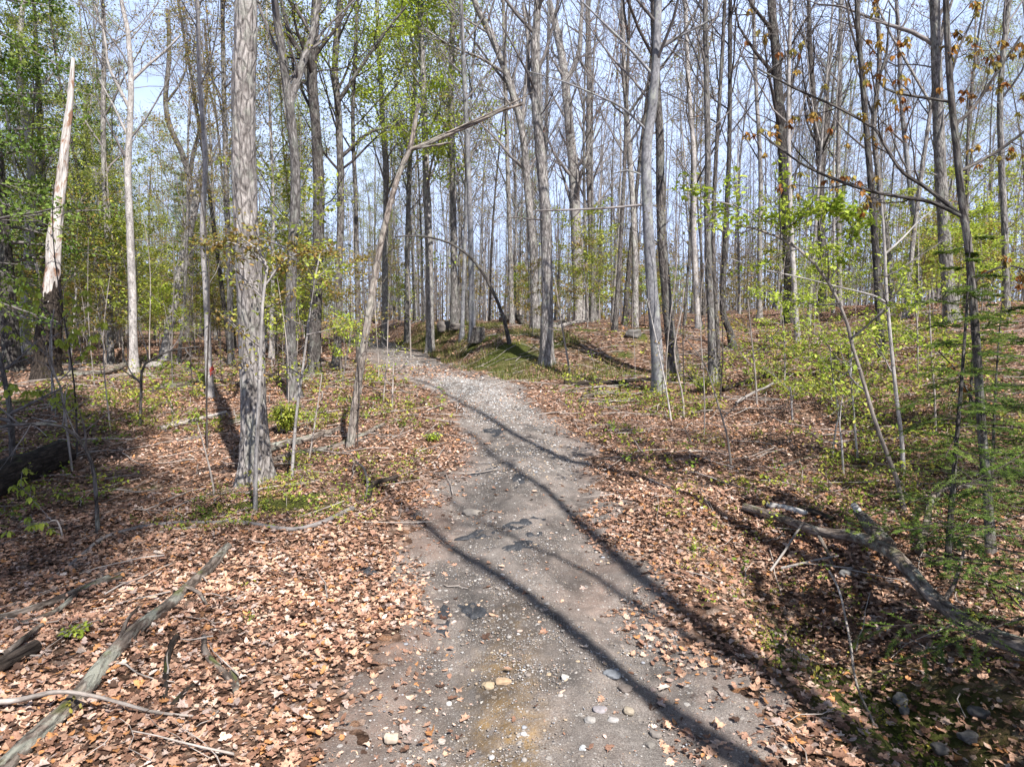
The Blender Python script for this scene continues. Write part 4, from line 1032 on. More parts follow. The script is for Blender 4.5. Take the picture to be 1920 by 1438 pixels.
hero('smooth_tree', 'smooth blue grey trunk with a slight bow at centre right', 'the smooth grey trunk', [(1237, 738), (1231, 650), (1222, 540), (1214, 400), (1213, 280), (1224, 200), (1232, 110), (1236, 0)], (27, 16), M['smooth_bark'], 15, crown=C_TALL, flare=.45, rough=.04,
     limbs=[([(1213, 340), (1180, 320), (1150, 325)], (4, 2), None, 3), ([(1214, 390), (1150, 388), (1080, 390), (1005, 390)], (5, 3), M['twig'], 4), ([(1217, 250), (1170, 205), (1120, 180), (1050, 152), (990, 135)], (5, 2), None, 6), ([(1228, 150), (1180, 90), (1130, 40), (1090, 0)], (6, 3), None, 6), ([(1234, 90), (1290, 60), (1350, 30)], (6, 3), None, 6)])
hero('dark_tree', 'dark rough trunk close behind the smooth blue grey trunk', 'the dark companion trunk', [(1266, 706), (1256, 620), (1246, 520), (1238, 400), (1236, 260), (1230, 150), (1226, 0)], (24, 14), M['dark_bark'], 17, crown=C_TALL, low=5)
hero('bare_tree', 'slim upright grey trunk with greenish foot right of smooth trunk', 'the slim upright trunk', [(1337, 718), (1334, 620), (1330, 520), (1326, 420), (1326, 280), (1322, 140), (1320, 0)], (17, 10), M['mid_bark'], 14, crown=C_MID, low=5)
hero('bare_tree', 'thinner trunk hugging the slim upright grey trunk', 'the hugging trunk', [(1347, 714), (1344, 600), (1338, 480), (1340, 340), (1348, 180), (1356, 0)], (11, 7), M['dark_bark'], 14, crown=C_MID, low=4)
hero('pale_tree', 'bright pale trunk behind the slim upright grey trunk', 'the bright pale trunk', [(1310, 618), (1304, 520), (1300, 430), (1300, 300), (1290, 160), (1286, 0)], (13, 8), M['pale_bark'], 16, crown=C_FAR, low=3)
hero('bare_tree', 'dark crooked footed trunk leaning off the leafy slope', 'the crooked footed trunk', [(1376, 655), (1368, 620), (1356, 590), (1356, 520), (1362, 400), (1368, 250), (1372, 0)], (15, 8), M['dark_bark'], 15, crown=C_FAR, low=4)
hero('bare_tree', 'stout dark trunk on the crest of the right hand slope', 'the stout crest trunk', [(1482, 582), (1478, 480), (1472, 350), (1464, 220), (1458, 110), (1450, 0)], (25, 16), M['dark_bark'], 20, crown=C_FAR, low=4, Y=24)
hero('pale_tree', 'slim whitish trunk in front of the stout crest trunk', 'the slim whitish trunk', [(1496, 642), (1491, 560), (1486, 460), (1482, 330), (1480, 180), (1482, 0)], (12, 7), M['pale_bark'], 15, crown=C_MID, low=3)
hero('bare_tree', 'dark trunk splitting into fine rising limbs against right sky', 'the fine limbed trunk', [(1543, 575), (1541, 460), (1540, 340), (1536, 270), (1528, 180), (1520, 80), (1516, 0)], (16, 8), M['dark_bark'], 18, crown=C_FAR, low=3, Y=27,
     limbs=[([(1540, 320), (1550, 240), (1556, 160), (1566, 60)], (10, 4), None, 7)])
hero('bare_tree', 'dark slender trunk rising among right hand seedlings', 'the dark slender trunk', [(1652, 668), (1646, 540), (1638, 400), (1630, 280), (1622, 160), (1612, 0)], (16, 10), M['dark_bark'], 16, crown=C_MID, low=5)
hero('bare_tree', 'grey trunk leaning slightly right of the dark slender trunk', 'the grey right trunk', [(1676, 560), (1664, 440), (1650, 340), (1640, 240), (1648, 120), (1640, 0)], (13, 8), M['mid_bark'], 16, crown=C_FAR, low=3, Y=22)
hero('leaning_tree', 'pale leaning trunk in the gap between right hand trees', 'the pale leaning trunk', [(1728, 560), (1718, 450), (1706, 330), (1694, 200), (1686, 60), (1680, 0)], (12, 7), M['smooth_bark'], 16, crown=C_FAR, low=3, Y=24)
hero('bare_tree', 'thick brown and grey trunk behind the rust leaved sapling', 'the thick right trunk', [(1786, 605), (1776, 500), (1768, 380), (1760, 240), (1754, 120), (1748, 0)], (27, 18), M['mid_bark'], 18, crown=C_TALL, low=5)
hero('bare_tree', 'brown trunk near the right edge behind the hemlock boughs', 'the right edge trunk', [(1890, 560), (1886, 440), (1880, 300), (1878, 160), (1890, 0)], (15, 10), M['mid_bark'], 16, crown=C_MID, low=6, Y=16)
for (bx, by, pts, w, mt, lab, sh, Yd, lf) in [
    (852, 616, [(851, 480), (849, 330), (846, 160), (850, 0)], (16, 10), 'mid_bark', 'straight grey trunk standing on the boulders at the crest', 'the boulder trunk', None, (9.0, .10, 'quad', 'bright', .24, .3)),
    (886, 638, [(884, 540), (882, 420), (876, 260), (868, 100), (864, 0)], (14, 8), 'smooth_bark', 'slim bluish trunk beside the broken stump', 'the slim bluish trunk', None, None),
    (806, 606, [(805, 480), (800, 340), (796, 200), (790, 60), (788, 0)], (18, 10), 'mid_bark', 'grey trunk under a fresh green crown beyond the leaning tree', 'the green crowned trunk', 24, (26.0, .12, 'quad', 'bright', .26, .3)),
    (762, 604, [(764, 480), (768, 340), (776, 180), (782, 0)], (12, 7), 'mid_bark', 'slim trunk with green leaves where the track disappears', 'the slim green trunk', 30, (13.0, .11, 'quad', 'green', .24, .3)),
    (960, 604, [(957, 480), (952, 320), (948, 160), (944, 0)], (12, 7), 'mid_bark', 'thin grey trunk rising behind the arched sapling', 'the thin bank trunk', 27, None),
    (720, 612, [(722, 480), (724, 340), (716, 180), (706, 0)], (14, 8), 'mid_bark', 'grey green leaved trunk at the end of the track', 'the track end trunk', 28, (13.0, .11, 'quad', 'green', .24, .3)),
    (1192, 600, [(1190, 460), (1182, 300), (1172, 140), (1168, 0)], (14, 8), 'mid_bark', 'grey trunk standing just left behind the smooth trunk', 'the grey back trunk', 24, None),
    (1425, 590, [(1424, 470), (1426, 320), (1420, 160), (1414, 0)], (11, 7), 'pale_bark', 'pale thin trunk left of the stout crest trunk', 'the pale thin trunk', 28, None),
    (1575, 572, [(1572, 440), (1570, 300), (1576, 140), (1580, 0)], (11, 7), 'mid_bark', 'thin grey trunk right of the fine limbed trunk', 'the thin crest trunk', 30, None),
    (205, 640, [(206, 520), (200, 400), (192, 250), (190, 80), (186, 0)], (13, 8), 'mid_bark', 'thin dull trunk left of the wishbone tree', 'the thin dull trunk', 20, (6, .085, 'quad', 'olive', .16, .3)),
    (432, 650, [(430, 520), (424, 380), (418, 220), (414, 0)], (13, 8), 'mid_bark', 'shaded grey trunk just left of the thick rough trunk', 'the shaded left trunk', 19, (8, .085, 'quad', 'olive', .16, .3)),
    (672, 640, [(670, 520), (668, 380), (662, 220), (668, 0)], (11, 7), 'dark_bark', 'thin dark trunk behind the broken leaning tree', 'the thin dark trunk', 21, (10, .085, 'quad', 'green', .18, .3))]:
    hero('bare_tree', lab, sh, [(bx, by)] + pts, w, M[mt], 18, Y=Yd, crown=dict(C_FAR, t0=.30 if lf else .38), low=3, leaf=lf)

# the right foreground sapling with drooping rust coloured new leaves
rs, rg, rtw, rr = hero('rust_leaved_sapling', 'dark bare sapling with drooping rust coloured new leaves at right', 'the rust leaved sapling',
     [(1858, 1040), (1852, 940), (1840, 800), (1832, 680), (1822, 560), (1812, 460), (1800, 385), (1788, 280), (1776, 180), (1768, 80), (1764, 0)], (19, 11), M['dark_bark'], 6.5, flare=.4, rough=.05, crown=dict(n=9, t0=.62, len=1.5, ang=45, m2=4, m3=3, rmin=.003), twig=M['dark_twig'],
     limbs=[([(1800, 400), (1750, 380), (1690, 368), (1640, 358), (1580, 338), (1520, 310), (1470, 275), (1430, 240)], (8, 3), None, 7),
            ([(1796, 395), (1740, 350), (1700, 318), (1668, 260), (1655, 232), (1590, 190), (1510, 150), (1440, 108)], (8, 3), None, 7),
            ([(1656, 235), (1664, 160), (1676, 90), (1690, 0)], (5, 3), None, 5),
            ([(1822, 330), (1860, 290), (1900, 262), (1960, 215)], (7, 4), None, 5),
            ([(1790, 250), (1830, 200), (1880, 130), (1930, 60)], (7, 4), None, 6),
            ([(1775, 150), (1800, 90), (1830, 30)], (6, 3), None, 4),
            ([(1820, 520), (1850, 510), (1890, 500), (1940, 520)], (5, 3), None, 4),
            ([(1836, 760), (1800, 700), (1770, 660)], (4, 2), None, 2)])
def droop_clusters(rng, pts, size, cols, per=6):
    mb = MB()
    n = len(pts)
    cc = pal(rng, n, LEAFCOL[cols]) if isinstance(cols, str) else cols
    for k in range(per):
        yaw = rng.random(n) * .8 + k * 6.283 / per
        leaves(mb, rng, pts + rng.normal(0, .006, (n, 3)), rng.uniform(.75, 1.2, n) * size, 'hang', tilt=.15, yaw=yaw, pitch=rng.uniform(.7, 1.2, n), fold=.35, curl=.5, col=cc, cvar=.18)
    return mb
tips = np.concatenate([A[:, -1] for A in rtw])
sel = tips[rr.permutation(len(tips))[:800]]
droop_clusters(rr, sel, .049, 'rust').build('foliage', M['leaf'], rs)

# near saplings
def sapling(label, px, w, mat='stem_bark', leaf=None, side=5, Y=None, slen=.7, limbs=(), up=.08, group=None, name='young_sapling', droop=None, flat=.35, seed=None):
    t, g, tw, rng = hero(name, label, '', px, w, M[mat], 1, Y=Y, flare=.2, rough=.03, limbs=limbs, cat='sapling', ref=False, seed=seed)
    if group: t['group'] = group
    trunk = [c for c in t.children if c.name.split('.')[0] in ('stem', 'trunk')][0]
    n = 18; Yd = g[1]
    pts = np.array([g] + [P(a, b, Yd) for a, b in px[1:]]); f = spline(np.column_stack([pts - g, np.linspace(w[0], w[1], len(px)) / FPX * Yd / 2]), n)
    A, RA, l1 = grow(rng, f[None, :, :3], f[None, :, 3], side, .35, .97, 62, slen, 6, up, .10, .6, .3, .0022)
    B2, RB, l2 = grow(rng, A, RA, 5, .2, .98, 42, l1 * .42, 4, .02, .12, .6, .5, .0016, flat=flat)
    mb = MB(); tubes(mb, A, RA, 5); tubes(mb, B2, RB, 4); mb.build('branches', M['twig'], t)
    if leaf:
        m_ = MB()
        for tws, pf in [(B2, 1.0)] + [(a, 1.0) for a in tw]:
            b_ = twig_leaves(rng, tws, leaf[0] * pf, leaf[1], leaf[2], leaf[3], leaf[4], leaf[5])
            if b_.n: m_.add(np.concatenate(b_.v), [np.concatenate(b_.f)], np.concatenate(b_.c)[:, :3])
        m_.build('foliage', M['leaf'], t)
    if droop:
        tips = np.concatenate([A[:, -1], B2[:, -1], B2[:, 1]]); tips = tips[rng.permutation(len(tips))[:droop[0]]]
        droop_clusters(rng, tips, droop[1], droop[2], 5).build('foliage', M['leaf'], t)
    return t
sapling('thin leaning sapling arching left with bright green leaf sprays at right', [(1700, 962), (1682, 900), (1655, 830), (1635, 770), (1620, 715), (1600, 650), (1585, 590), (1550, 520), (1510, 475), (1470, 448), (1420, 428), (1375, 420)], (10, 4), leaf=(14, .055, 'oval', 'bright', .05, .35), side=9, slen=.75, up=.12,
        limbs=[([(1500, 468), (1440, 415), (1380, 385), (1310, 370)], (3, 2), None, 7), ([(1560, 535), (1590, 455), (1600, 405), (1560, 395)], (3, 2), None, 6), ([(1470, 448), (1500, 410), (1540, 395), (1590, 398)], (3, 2), None, 6)])
sapling('straight pale sapling rising right of the arching green sapling', [(1696, 892), (1690, 820), (1680, 740), (1670, 640), (1662, 540), (1660, 470), (1656, 400), (1652, 350)], (9, 5), 'pale_bark', side=4, slen=.6,
        limbs=[([(1661, 480), (1690, 450), (1720, 420), (1752, 392)], (4, 2), None, 2), ([(1662, 575), (1640, 555), (1580, 540), (1500, 520), (1430, 505), (1370, 485)], (4, 2), M['pale_bark'], 3)])
sapling('thin sapling climbing the right edge of the thick rough trunk', [(478, 958), (480, 880), (486, 760), (491, 640), (494, 575), (500, 520), (502, 490), (480, 462), (455, 448)], (9, 4), 'pale_bark', leaf=(13, .045, 'oval', 'olive', .06, .35), side=5, slen=.5,
        limbs=[([(500, 520), (530, 490), (560, 475), (590, 470)], (4, 2), None, 6), ([(500, 505), (470, 470), (430, 455), (400, 462)], (4, 2), None, 6)])
sapling('pale thin sapling standing right of the thick rough trunk', [(546, 898), (552, 820), (557, 765), (566, 700), (576, 620), (586, 540), (600, 470)], (7, 3), 'pale_bark', leaf=(9, .05, 'oval', 'green', .06, .35), side=6, slen=.6)
sapling('short bare stem between the thin brown log and thick trunk', [(578, 862), (588, 810), (596, 760), (604, 700)], (4, 2), side=4, slen=.4)
sapling('bare pale whip leaning left below the shaded slope', [(404, 932), (396, 890), (384, 840), (370, 790)], (5, 2), side=2, slen=.25)
sapling('dark thin sapling bent over in an arch at the far left', [(183, 1000), (180, 930), (172, 870), (150, 825), (118, 800), (70, 795), (20, 798), (-30, 806)], (9, 6), 'dark_bark', side=4, slen=.6, limbs=[([(150, 825), (128, 785), (118, 760)], (3, 2), None, 2)])
sapling('dark stem at the far left edge above the rotten log', [(24, 900), (22, 830), (16, 760), (4, 700), (-10, 640)], (14, 8), 'dark_bark', leaf=(3, .07, 'oval', 'green', .05, .4), side=6, slen=.8)
sapling('thin left sapling with hanging yellow green leaves by the snag', [(130, 790), (118, 740), (100, 690), (96, 640), (104, 580)], (5, 3), side=7, slen=.75, Y=8.5, droop=(75, .10, [(.34, .40, .06)] * 75))
sapling('small left seedling tree hung with pale drooping leaves low down', [(120, 1010), (112, 985), (100, 975), (60, 1000)], (4, 2), side=5, slen=.35, droop=(22, .07, [(.34, .40, .06)] * 22))
sapling('forked dark sapling leaning right in the shaded left woods', [(262, 800), (265, 740), (268, 690), (290, 672), (330, 655), (375, 650)], (7, 3), 'dark_bark', side=5, slen=.5, limbs=[([(266, 720), (246, 700), (230, 670)], (3, 2), None, 2)])
for k, (lab, px, w, mt, lf, sd_) in enumerate([
    ('thin bare stem standing on leaves right of the track crest', [(1372, 872), (1364, 820), (1350, 770), (1335, 720), (1320, 680), (1290, 640)], (5, 2), 'stem_bark', None, 3),
    ('thin wavy stem in front of the smooth grey trunk', [(1282, 785), (1280, 745), (1270, 700), (1264, 650), (1276, 590), (1282, 540)], (5, 2), 'stem_bark', None, 3),
    ('pale wire thin stem crossing the smooth grey trunk', [(1260, 790), (1250, 735), (1240, 680), (1225, 610), (1214, 560)], (4, 2), 'pale_bark', None, 2),
    ('thin leaning stem on the bank right of the sturdy bank trunk', [(1070, 702), (1062, 660), (1055, 620), (1048, 575), (1040, 520)], (5, 2), 'stem_bark', None, 4),
    ('short pale stem in the green seedlings left of others', [(1486, 787), (1484, 750), (1482, 725)], (4, 3), 'pale_bark', (15, .05, 'oval', 'bright', .06, .35), 4),
    ('leafy thin stem left of the dark slender trunk', [(1560, 862), (1566, 810), (1572, 770), (1560, 700), (1556, 650)], (4, 2), 'pale_bark', (15, .05, 'oval', 'green', .06, .35), 6),
    ('pale stem with few leaves right of the leafy thin stem', [(1582, 888), (1578, 830), (1574, 790), (1580, 740)], (5, 2), 'pale_bark', (9, .05, 'oval', 'green', .06, .35), 5),
    ('whitish straight stem below the dark slender trunk', [(1610, 865), (1604, 820), (1600, 770), (1594, 690), (1600, 620)], (5, 3), 'pale_bark', (15, .055, 'oval', 'bright', .06, .35), 7),
    ('leafy green stem in front of the thick right trunk', [(1755, 810), (1752, 740), (1746, 670), (1742, 590), (1740, 540)], (5, 2), 'stem_bark', (21, .055, 'oval', 'bright', .06, .35), 8),
    ('leafy stem between the pale sapling and the thick right trunk', [(1722, 700), (1720, 640), (1716, 580), (1700, 520)], (4, 2), 'stem_bark', (18, .06, 'oval', 'green', .06, .35), 8),
    ('green leaved stem left of the arching sapling foot', [(1470, 730), (1472, 680), (1470, 620), (1465, 560)], (4, 2), 'stem_bark', (18, .06, 'oval', 'bright', .06, .35), 8),
    ('slim stem rising through seedlings near the slope foot', [(1420, 760), (1416, 700), (1410, 640), (1402, 560)], (4, 2), 'stem_bark', (6, .05, 'oval', 'olive', .06, .35), 6),
    ('slim bare stem at the track end right of the leaning tree', [(770, 672), (769, 620), (768, 560), (764, 500)], (4, 2), 'stem_bark', (6, .06, 'oval', 'green', .06, .35), 6),
    ('grey whip on leaves left of the track crest', [(735, 765), (736, 735), (737, 705), (738, 660)], (4, 2), 'stem_bark', None, 3),
    ('second whip on leaves just left of the grey whip', [(718, 752), (722, 715), (726, 670), (728, 600)], (3, 2), 'stem_bark', (6, .05, 'oval', 'green', .06, .35), 4),
    ('leafy low stem left of the broken leaning tree', [(640, 720), (648, 680), (655, 640), (662, 600)], (4, 2), 'stem_bark', (21, .06, 'oval', 'bright', .06, .35), 7),
    ('pale straight whip in the dim woods below the snag', [(98, 770), (97, 720), (96, 660), (94, 600)], (4, 3), 'pale_bark', None, 4),
    ('pale stem in the dim woods right of the snag foot', [(130, 700), (134, 640), (138, 590), (142, 540)], (5, 3), 'pale_bark', None, 4)]):
    sapling(lab, px, w, mt, leaf=lf, side=sd_, slen=.55, seed=900 + k)

# ------------------------------------------------------------------ conifers
NEED = [(.10, .17, .028), (.14, .22, .035), (.08, .14, .025), (.17, .26, .05), (.21, .27, .06)]
def conifer(rng, H, r0, t0, n1, len1, m2, l2f, needles, nlen, droop, t1=.985, kind='needle', clump=0, az_bias=None):
    zz = np.linspace(0, 1, 26)
    tr = np.stack([.06 * np.sin(zz * 5 + rng.random()) * H * .05, .06 * np.cos(zz * 4) * H * .05, zz * H - .1], -1)
    rad = r0 * (1 - .93 * zz) + .004
    A, RA, l1 = grow(rng, tr[None], rad[None], n1, t0, t1, 88, len1, 7, -droop, .05, .30, .2, .004, taper=.82)
    B, RB, l2 = grow(rng, A, RA, m2, .12, .99, 50, l1 * l2f, 5, -.04, .07, .5, .4, .002, flat=.22, taper=.6)
    br = MB(); tubes(br, A, RA, 6); tubes(br, B, RB, 4)
    nb = MB()
    Bn = len(B); N = Bn * needles
    b = np.repeat(np.arange(Bn), needles); t = np.tile(np.linspace(.08, 1, needles), Bn) * 4; i = np.minimum(t.astype(int), 3); w = (t - i)[:, None]
    p = B[b, i] * (1 - w) + B[b, i + 1] * w
    tan = nrm(B[b, i + 1] - B[b, i])
    yaw = np.arctan2(tan[:, 1], tan[:, 0]) + np.where(np.arange(N) % 2 == 0, 1, -1) * rng.normal(.95, .25, N)
    c = pal(rng, Bn, NEED)[b]
    if clump:
        p = p + rng.normal(0, clump, p.shape); yaw = rng.random(N) * 6.28
    leaves(nb, rng, p, nlen * rng.uniform(.7, 1.25, N), kind, tilt=.25 if not clump else .7, yaw=yaw, pitch=.12, fold=0, curl=0, col=c, cvar=.2)
    tk = MB(); tubes(tk, tr, rad, 14, rough=.06, seed=int(H * 10), flare=.4)
    return tk, br, nb

def place_parts(name, label, loc, parts, cat='tree', group=None, rz=0, sc=1.0):
    t = empty(name, loc, rz); tag(t, label, cat, group); t.scale = (sc, sc, sc)
    if name == 'forest_tree': t.rotation_euler.x, t.rotation_euler.y = rb_.normal(0, .045), rb_.normal(0, .045)
    for (pn, me, mt) in parts:
        o = bpy.data.objects.new(pn, me); COL.objects.link(o); o.parent = t
        if mt is not None:
            o.material_slots[0].link = 'OBJECT'; o.material_slots[0].material = mt
    return t

r_ = np.random.default_rng(41)
hk = conifer(r_, 4.6, .04, .06, 46, 1.45, 14, .48, 70, .040, .05, kind='sprig')
hp = [('trunk', hk[0].mesh('trunk', M['dark_bark']), None), ('boughs', hk[1].mesh('boughs', M['dark_twig']), None), ('needles', hk[2].mesh('needles', M['leaf']), None)]
for (x, y, sc, rz, lab) in [(2.85, 3.55, .52, .4, 'low green hemlock reaching feathery boughs into lower right corner'), (3.28, 4.95, .56, 2.1, 'small hemlock with flat feathery boughs beside the rust leaved sapling'), (4.3, 6.0, .42, 5.1, 'young hemlock at the right edge just behind the rust leaved sapling'),
                            (5.7, 8.4, .46, 4.0, 'wider young hemlock behind the rust leaved sapling at right edge'), (3.95, -.25, 1.3, 1.2, 'bushy unseen hemlock placed just right of the viewpoint to shade the ditch')]:  # the last hemlock is out of view, placed to shade the ditch
    place_parts('hemlock', lab, (x, y, HF(x, y)), hp, group='young hemlocks at the right', rz=rz, sc=sc)
pp = []
for s in (51, 52):
    r_ = np.random.default_rng(s)
    pk = conifer(r_, 17, .20, .14, 60, 3.2, 9, .45, 34, .10, .012, kind='quad', clump=.10)
    pp.append([('trunk', pk[0].mesh('trunk', M['dark_bark']), None), ('boughs', pk[1].mesh('boughs', M['twig']), None), ('needles', pk[2].mesh('needles', M['leaf']), None)])
r_ = np.random.default_rng(57)
pk = conifer(r_, 23, .20, .62, 60, 2.8, 10, .45, 48, .10, .012, kind='quad', clump=.10)  # high crown shaped to cast shade from out of view
pp.append([('trunk', pk[0].mesh('trunk', M['dark_bark']), None), ('boughs', pk[1].mesh('boughs', M['twig']), None), ('needles', pk[2].mesh('needles', M['leaf']), None)])
for k, (px, Yd, sc, lab) in enumerate([(15, 17, 1.0, 'tall dark green pine filling the upper left corner'), (-120, 14, .95, 'green pine cut off by the left edge of view'), (100, 25, .95, 'green pine rising behind the pale dead snag'),
                                       (355, 44, .62, 'short green pine far back left of the thick rough trunk'), (215, 36, .8, 'green pine in the left woods behind the wishbone tree'), (-60, 26, 1.1, 'big pine deep in the woods at far left')]):
    x = (px - CX) / FPX * Yd
    place_parts('pine_tree', lab, (x, Yd, HF(x, Yd) - .1), pp[k % 2], group='pines at the left', rz=k * 1.3, sc=sc)

# ------------------------------------------------------------------ shrubs: evergreen tuft beside thick trunk
def shrub(label, px, py, w, h, n, cols, lsz):
    g = G(px, py); rng = np.random.default_rng(int(px)); R_ = w / FPX * g[1] / 2; Hh = h / FPX * g[1]
    t = empty('shrub', g); tag(t, label, 'shrub')
    m = 26; az = rng.random(m) * 6.28; ln = R_ * rng.uniform(.4, 1, m)
    q = np.stack([np.stack([np.cos(az) * ln * s, np.sin(az) * ln * s, Hh * rng.uniform(.5, 1, m) * s ** .7], -1) for s in np.linspace(0, 1, 5)], 1)
    mb = MB(); tubes(mb, q, np.full((m, 5), .004), 4); mb.build('stems', M['twig'], t)
    twig_leaves(rng, q, n / m, lsz, 'oval', cols, R_ * .16, .3).build('foliage', M['leaf'], t)
shrub('small bushy green shrub behind the thick rough trunk', 538, 812, 66, 66, 1500, 'green', .05)
shrub('bright green tuft of leaves on the leaves left of the track', 812, 828, 34, 18, 260, 'bright', .04)
shrub('green leafy clump among leaves at lower left by the grey branch', 145, 1190, 66, 16, 260, 'bright', .03)
shrub('green leafy clump at the foot of slim upright trunk', 1315, 735, 44, 34, 500, 'green', .05)

# ------------------------------------------------------------------ woods behind: prototypes shared by many trees
def proto(seed, H, r, spec, leaf=None, fork=False, low=5):
    rng = np.random.default_rng(seed)
    zz = np.linspace(0, 1, 30)
    a, b = rng.random(2) * 6
    tr = np.stack([.6 * np.sin(zz * 4 + a) * zz + rng.normal(0, .4) * zz ** 2, .5 * np.sin(zz * 3.5 + b) * zz + rng.normal(0, .4) * zz ** 2, zz * H - .15], -1)
    rad = r * (1 - .85 * zz ** .9) + .006
    tk = MB(); tubes(tk, tr, rad, 12, rough=.06, seed=seed, flare=.8)
    cb = MB()
    if fork:
        F1, RF, lf = grow(rng, tr[None], rad[None], 2, .35, .6, 22, H * .42, 9, .10, .05, .75, .25, .01)
        tubes(tk, F1, RF, 8)
        A0, R0, l0 = grow(rng, F1, RF, 9, .25, .98, 42, 2.4, 6, .10, .1, .45, .25, .009, taper=.4)
        B0, S0, _ = grow(rng, A0, R0, 5, .2, .98, 40, l0 * .5, 4, .08, .14, .5, .4, .006)
        tubes(cb, A0, R0, 5); tubes(cb, B0, S0, 3)
    Lw, Rw, lw_ = grow(rng, tr[None], rad[None], low, .10, .5, 68, 1.5, 5, .03, .12, .14, .4, .006)
    tubes(cb, Lw, Rw, 4)
    (A, RA), (B2, RB), (C3, RC) = crown_batches(rng, tr, rad, spec)
    tubes(cb, A, RA, 5); tubes(cb, B2, RB, 4); tubes(cb, C3, RC, 3)
    out = [('trunk', tk.mesh('trunk', M['mid_bark']), None), ('crown', cb.mesh('crown', M['twig']), None)]
    if leaf: out.append(('foliage', twig_leaves(rng, np.concatenate([C3]), *leaf).mesh('foliage', M['leaf']), None))
    return out
S_T = dict(n=22, t0=.26, len=4.0, ang=40, m2=6, m3=6, rmin=.008, up=.12)
S_M = dict(n=22, t0=.26, len=3.0, ang=42, m2=6, m3=5, rmin=.008, up=.10)
S_P = dict(n=18, t0=.24, len=1.9, ang=44, m2=5, m3=4, rmin=.007)
KINDS = {
    'tall bare': [proto(201, 22, .085, S_T), proto(202, 23, .09, S_T, fork=True), proto(203, 20, .07, S_T)],
    'budding': [proto(211, 19, .08, S_M, leaf=(3.5, .09, 'quad', 'bud', .07, .3)), proto(212, 20, .085, S_M, leaf=(1.6, .08, 'quad', 'redbud', .07, .3), fork=True)],
    'green flecked': [proto(221, 17, .075, S_M, leaf=(17, .085, 'quad', 'green', .22, .3)), proto(222, 15, .07, S_M, leaf=(13, .085, 'quad', 'olive', .22, .3))],
    'slender': [proto(231, 14, .055, S_P), proto(232, 15, .06, S_P), proto(233, 12, .045, S_P, leaf=(5, .08, 'quad', 'olive', .15, .3))]}
BARKS = ['mid_bark', 'mid_bark', 'dark_bark', 'pale_bark', 'smooth_bark']
BNAME = {'mid_bark': 'grey', 'dark_bark': 'dark', 'pale_bark': 'pale', 'smooth_bark': 'blue grey'}
rb_ = np.random.default_rng(77)
HERO_REF.sort()
hx = np.array([h[0] for h in HERO_REF])
herp = [(o.location.x, o.location.y) for o in bpy.data.objects if o.type == 'EMPTY' and o.get('category') == 'tree']
placed, todo = list(herp), []
tries = 0
while len(todo) < 215 and tries < 14000:
    tries += 1
    y = math.sqrt(rb_.uniform(17 ** 2, 62 ** 2)); x = rb_.uniform(-.82, .82) * y
    d = x - float(xc(y)); px = CX + FPX * x / y
    if px > 1000 and rb_.random() < .3: continue
    if abs(d) < 1.9 or (y < 40 and 690 < px < 775): continue
    if min((x - a) ** 2 + (y - b) ** 2 for a, b in placed) < (1.25 + .01 * y) ** 2: continue
    if y < 24 and np.min(np.abs(hx - px)) < 14: continue
    placed.append((x, y)); todo.append((px, x, y))
todo.sort()
ORD = ['first', 'second', 'third', 'fourth', 'fifth', 'sixth', 'seventh', 'eighth', 'ninth', 'tenth']
cnt = {}
for (px, x, y) in todo:
    left = px < 720
    kd = rb_.choice(['tall bare', 'budding', 'green flecked', 'slender'], p=[.12, .12, .40, .36] if left else [.30, .26, .10, .34])
    v = KINDS[kd][rb_.integers(len(KINDS[kd]))]
    bk = BARKS[rb_.integers(len(BARKS))]
    if kd == 'slender' and rb_.random() < .35: bk = 'pale_bark'
    i = int(np.searchsorted(hx, px)) - 1
    desc = f'{kd} {BNAME[bk]} tree'
    if y < 48:
        side, ref = ('right', HERO_REF[i][1]) if i >= 0 else ('left', HERO_REF[0][1])
        key = (desc, side, ref); cnt[key] = cnt.get(key, 0) + 1
        lab = f'{ORD[min(cnt[key], 10) - 1]} {desc} to the {side} of {ref}'
    else:
        lab = f'{desc} far back in the woods ' + ('left of the track end' if left else 'beyond the crest, centre' if px < 1260 else 'beyond the right hand crest')
    parts = [(a, b, M[bk] if a == 'trunk' else c) for a, b, c in v]
    place_parts('forest_tree', lab, (x, y, HF(x, y)), parts, group=f'{kd} trees of the woods', rz=rb_.random() * 6.28, sc=rb_.uniform(.62, 1.12))

# leafy understory saplings
def under(seed, H, cols, n1, per, lsz):
    rng = np.random.default_rng(seed); zz = np.linspace(0, 1, 12)
    st = np.stack([.2 * np.sin(zz * 3 + seed) * zz * H * .3, .2 * np.cos(zz * 2 + seed) * zz * H * .3, zz * H], -1); rad = .014 * H / 3 * (1 - .8 * zz) + .003
    A, RA, l1 = grow(rng, st[None], rad[None], n1, .22, .98, 66, H * .34, 6, .06, .08, .5, .3, .004, taper=.4)
    B, RB, l2 = grow(rng, A, RA, 5, .2, .98, 42, l1 * .42, 4, .0, .1, .6, .5, .003, flat=.3)
    s = MB(); tubes(s, st, rad, 7); b = MB(); tubes(b, A, RA, 4); tubes(b, B, RB, 3)
    return [('stem', s.mesh('stem', M['stem_bark']), None), ('branches', b.mesh('branches', M['twig']), None), ('foliage', twig_leaves(rng, B, per, lsz, 'quad', cols, .09, .2).mesh('foliage', M['leaf']), None)]
UND = [('yellow green', under(301, 3.6, 'green', 15, 26, .085)), ('olive', under(302, 4.4, 'olive', 17, 22, .085)), ('bright green', under(303, 2.4, 'bright', 12, 22, .075)), ('olive', under(304, 3.0, 'olive', 13, 22, .08)), ('yellow green', under(305, 6.0, 'green', 20, 22, .09))]
n = 0; tries = 0
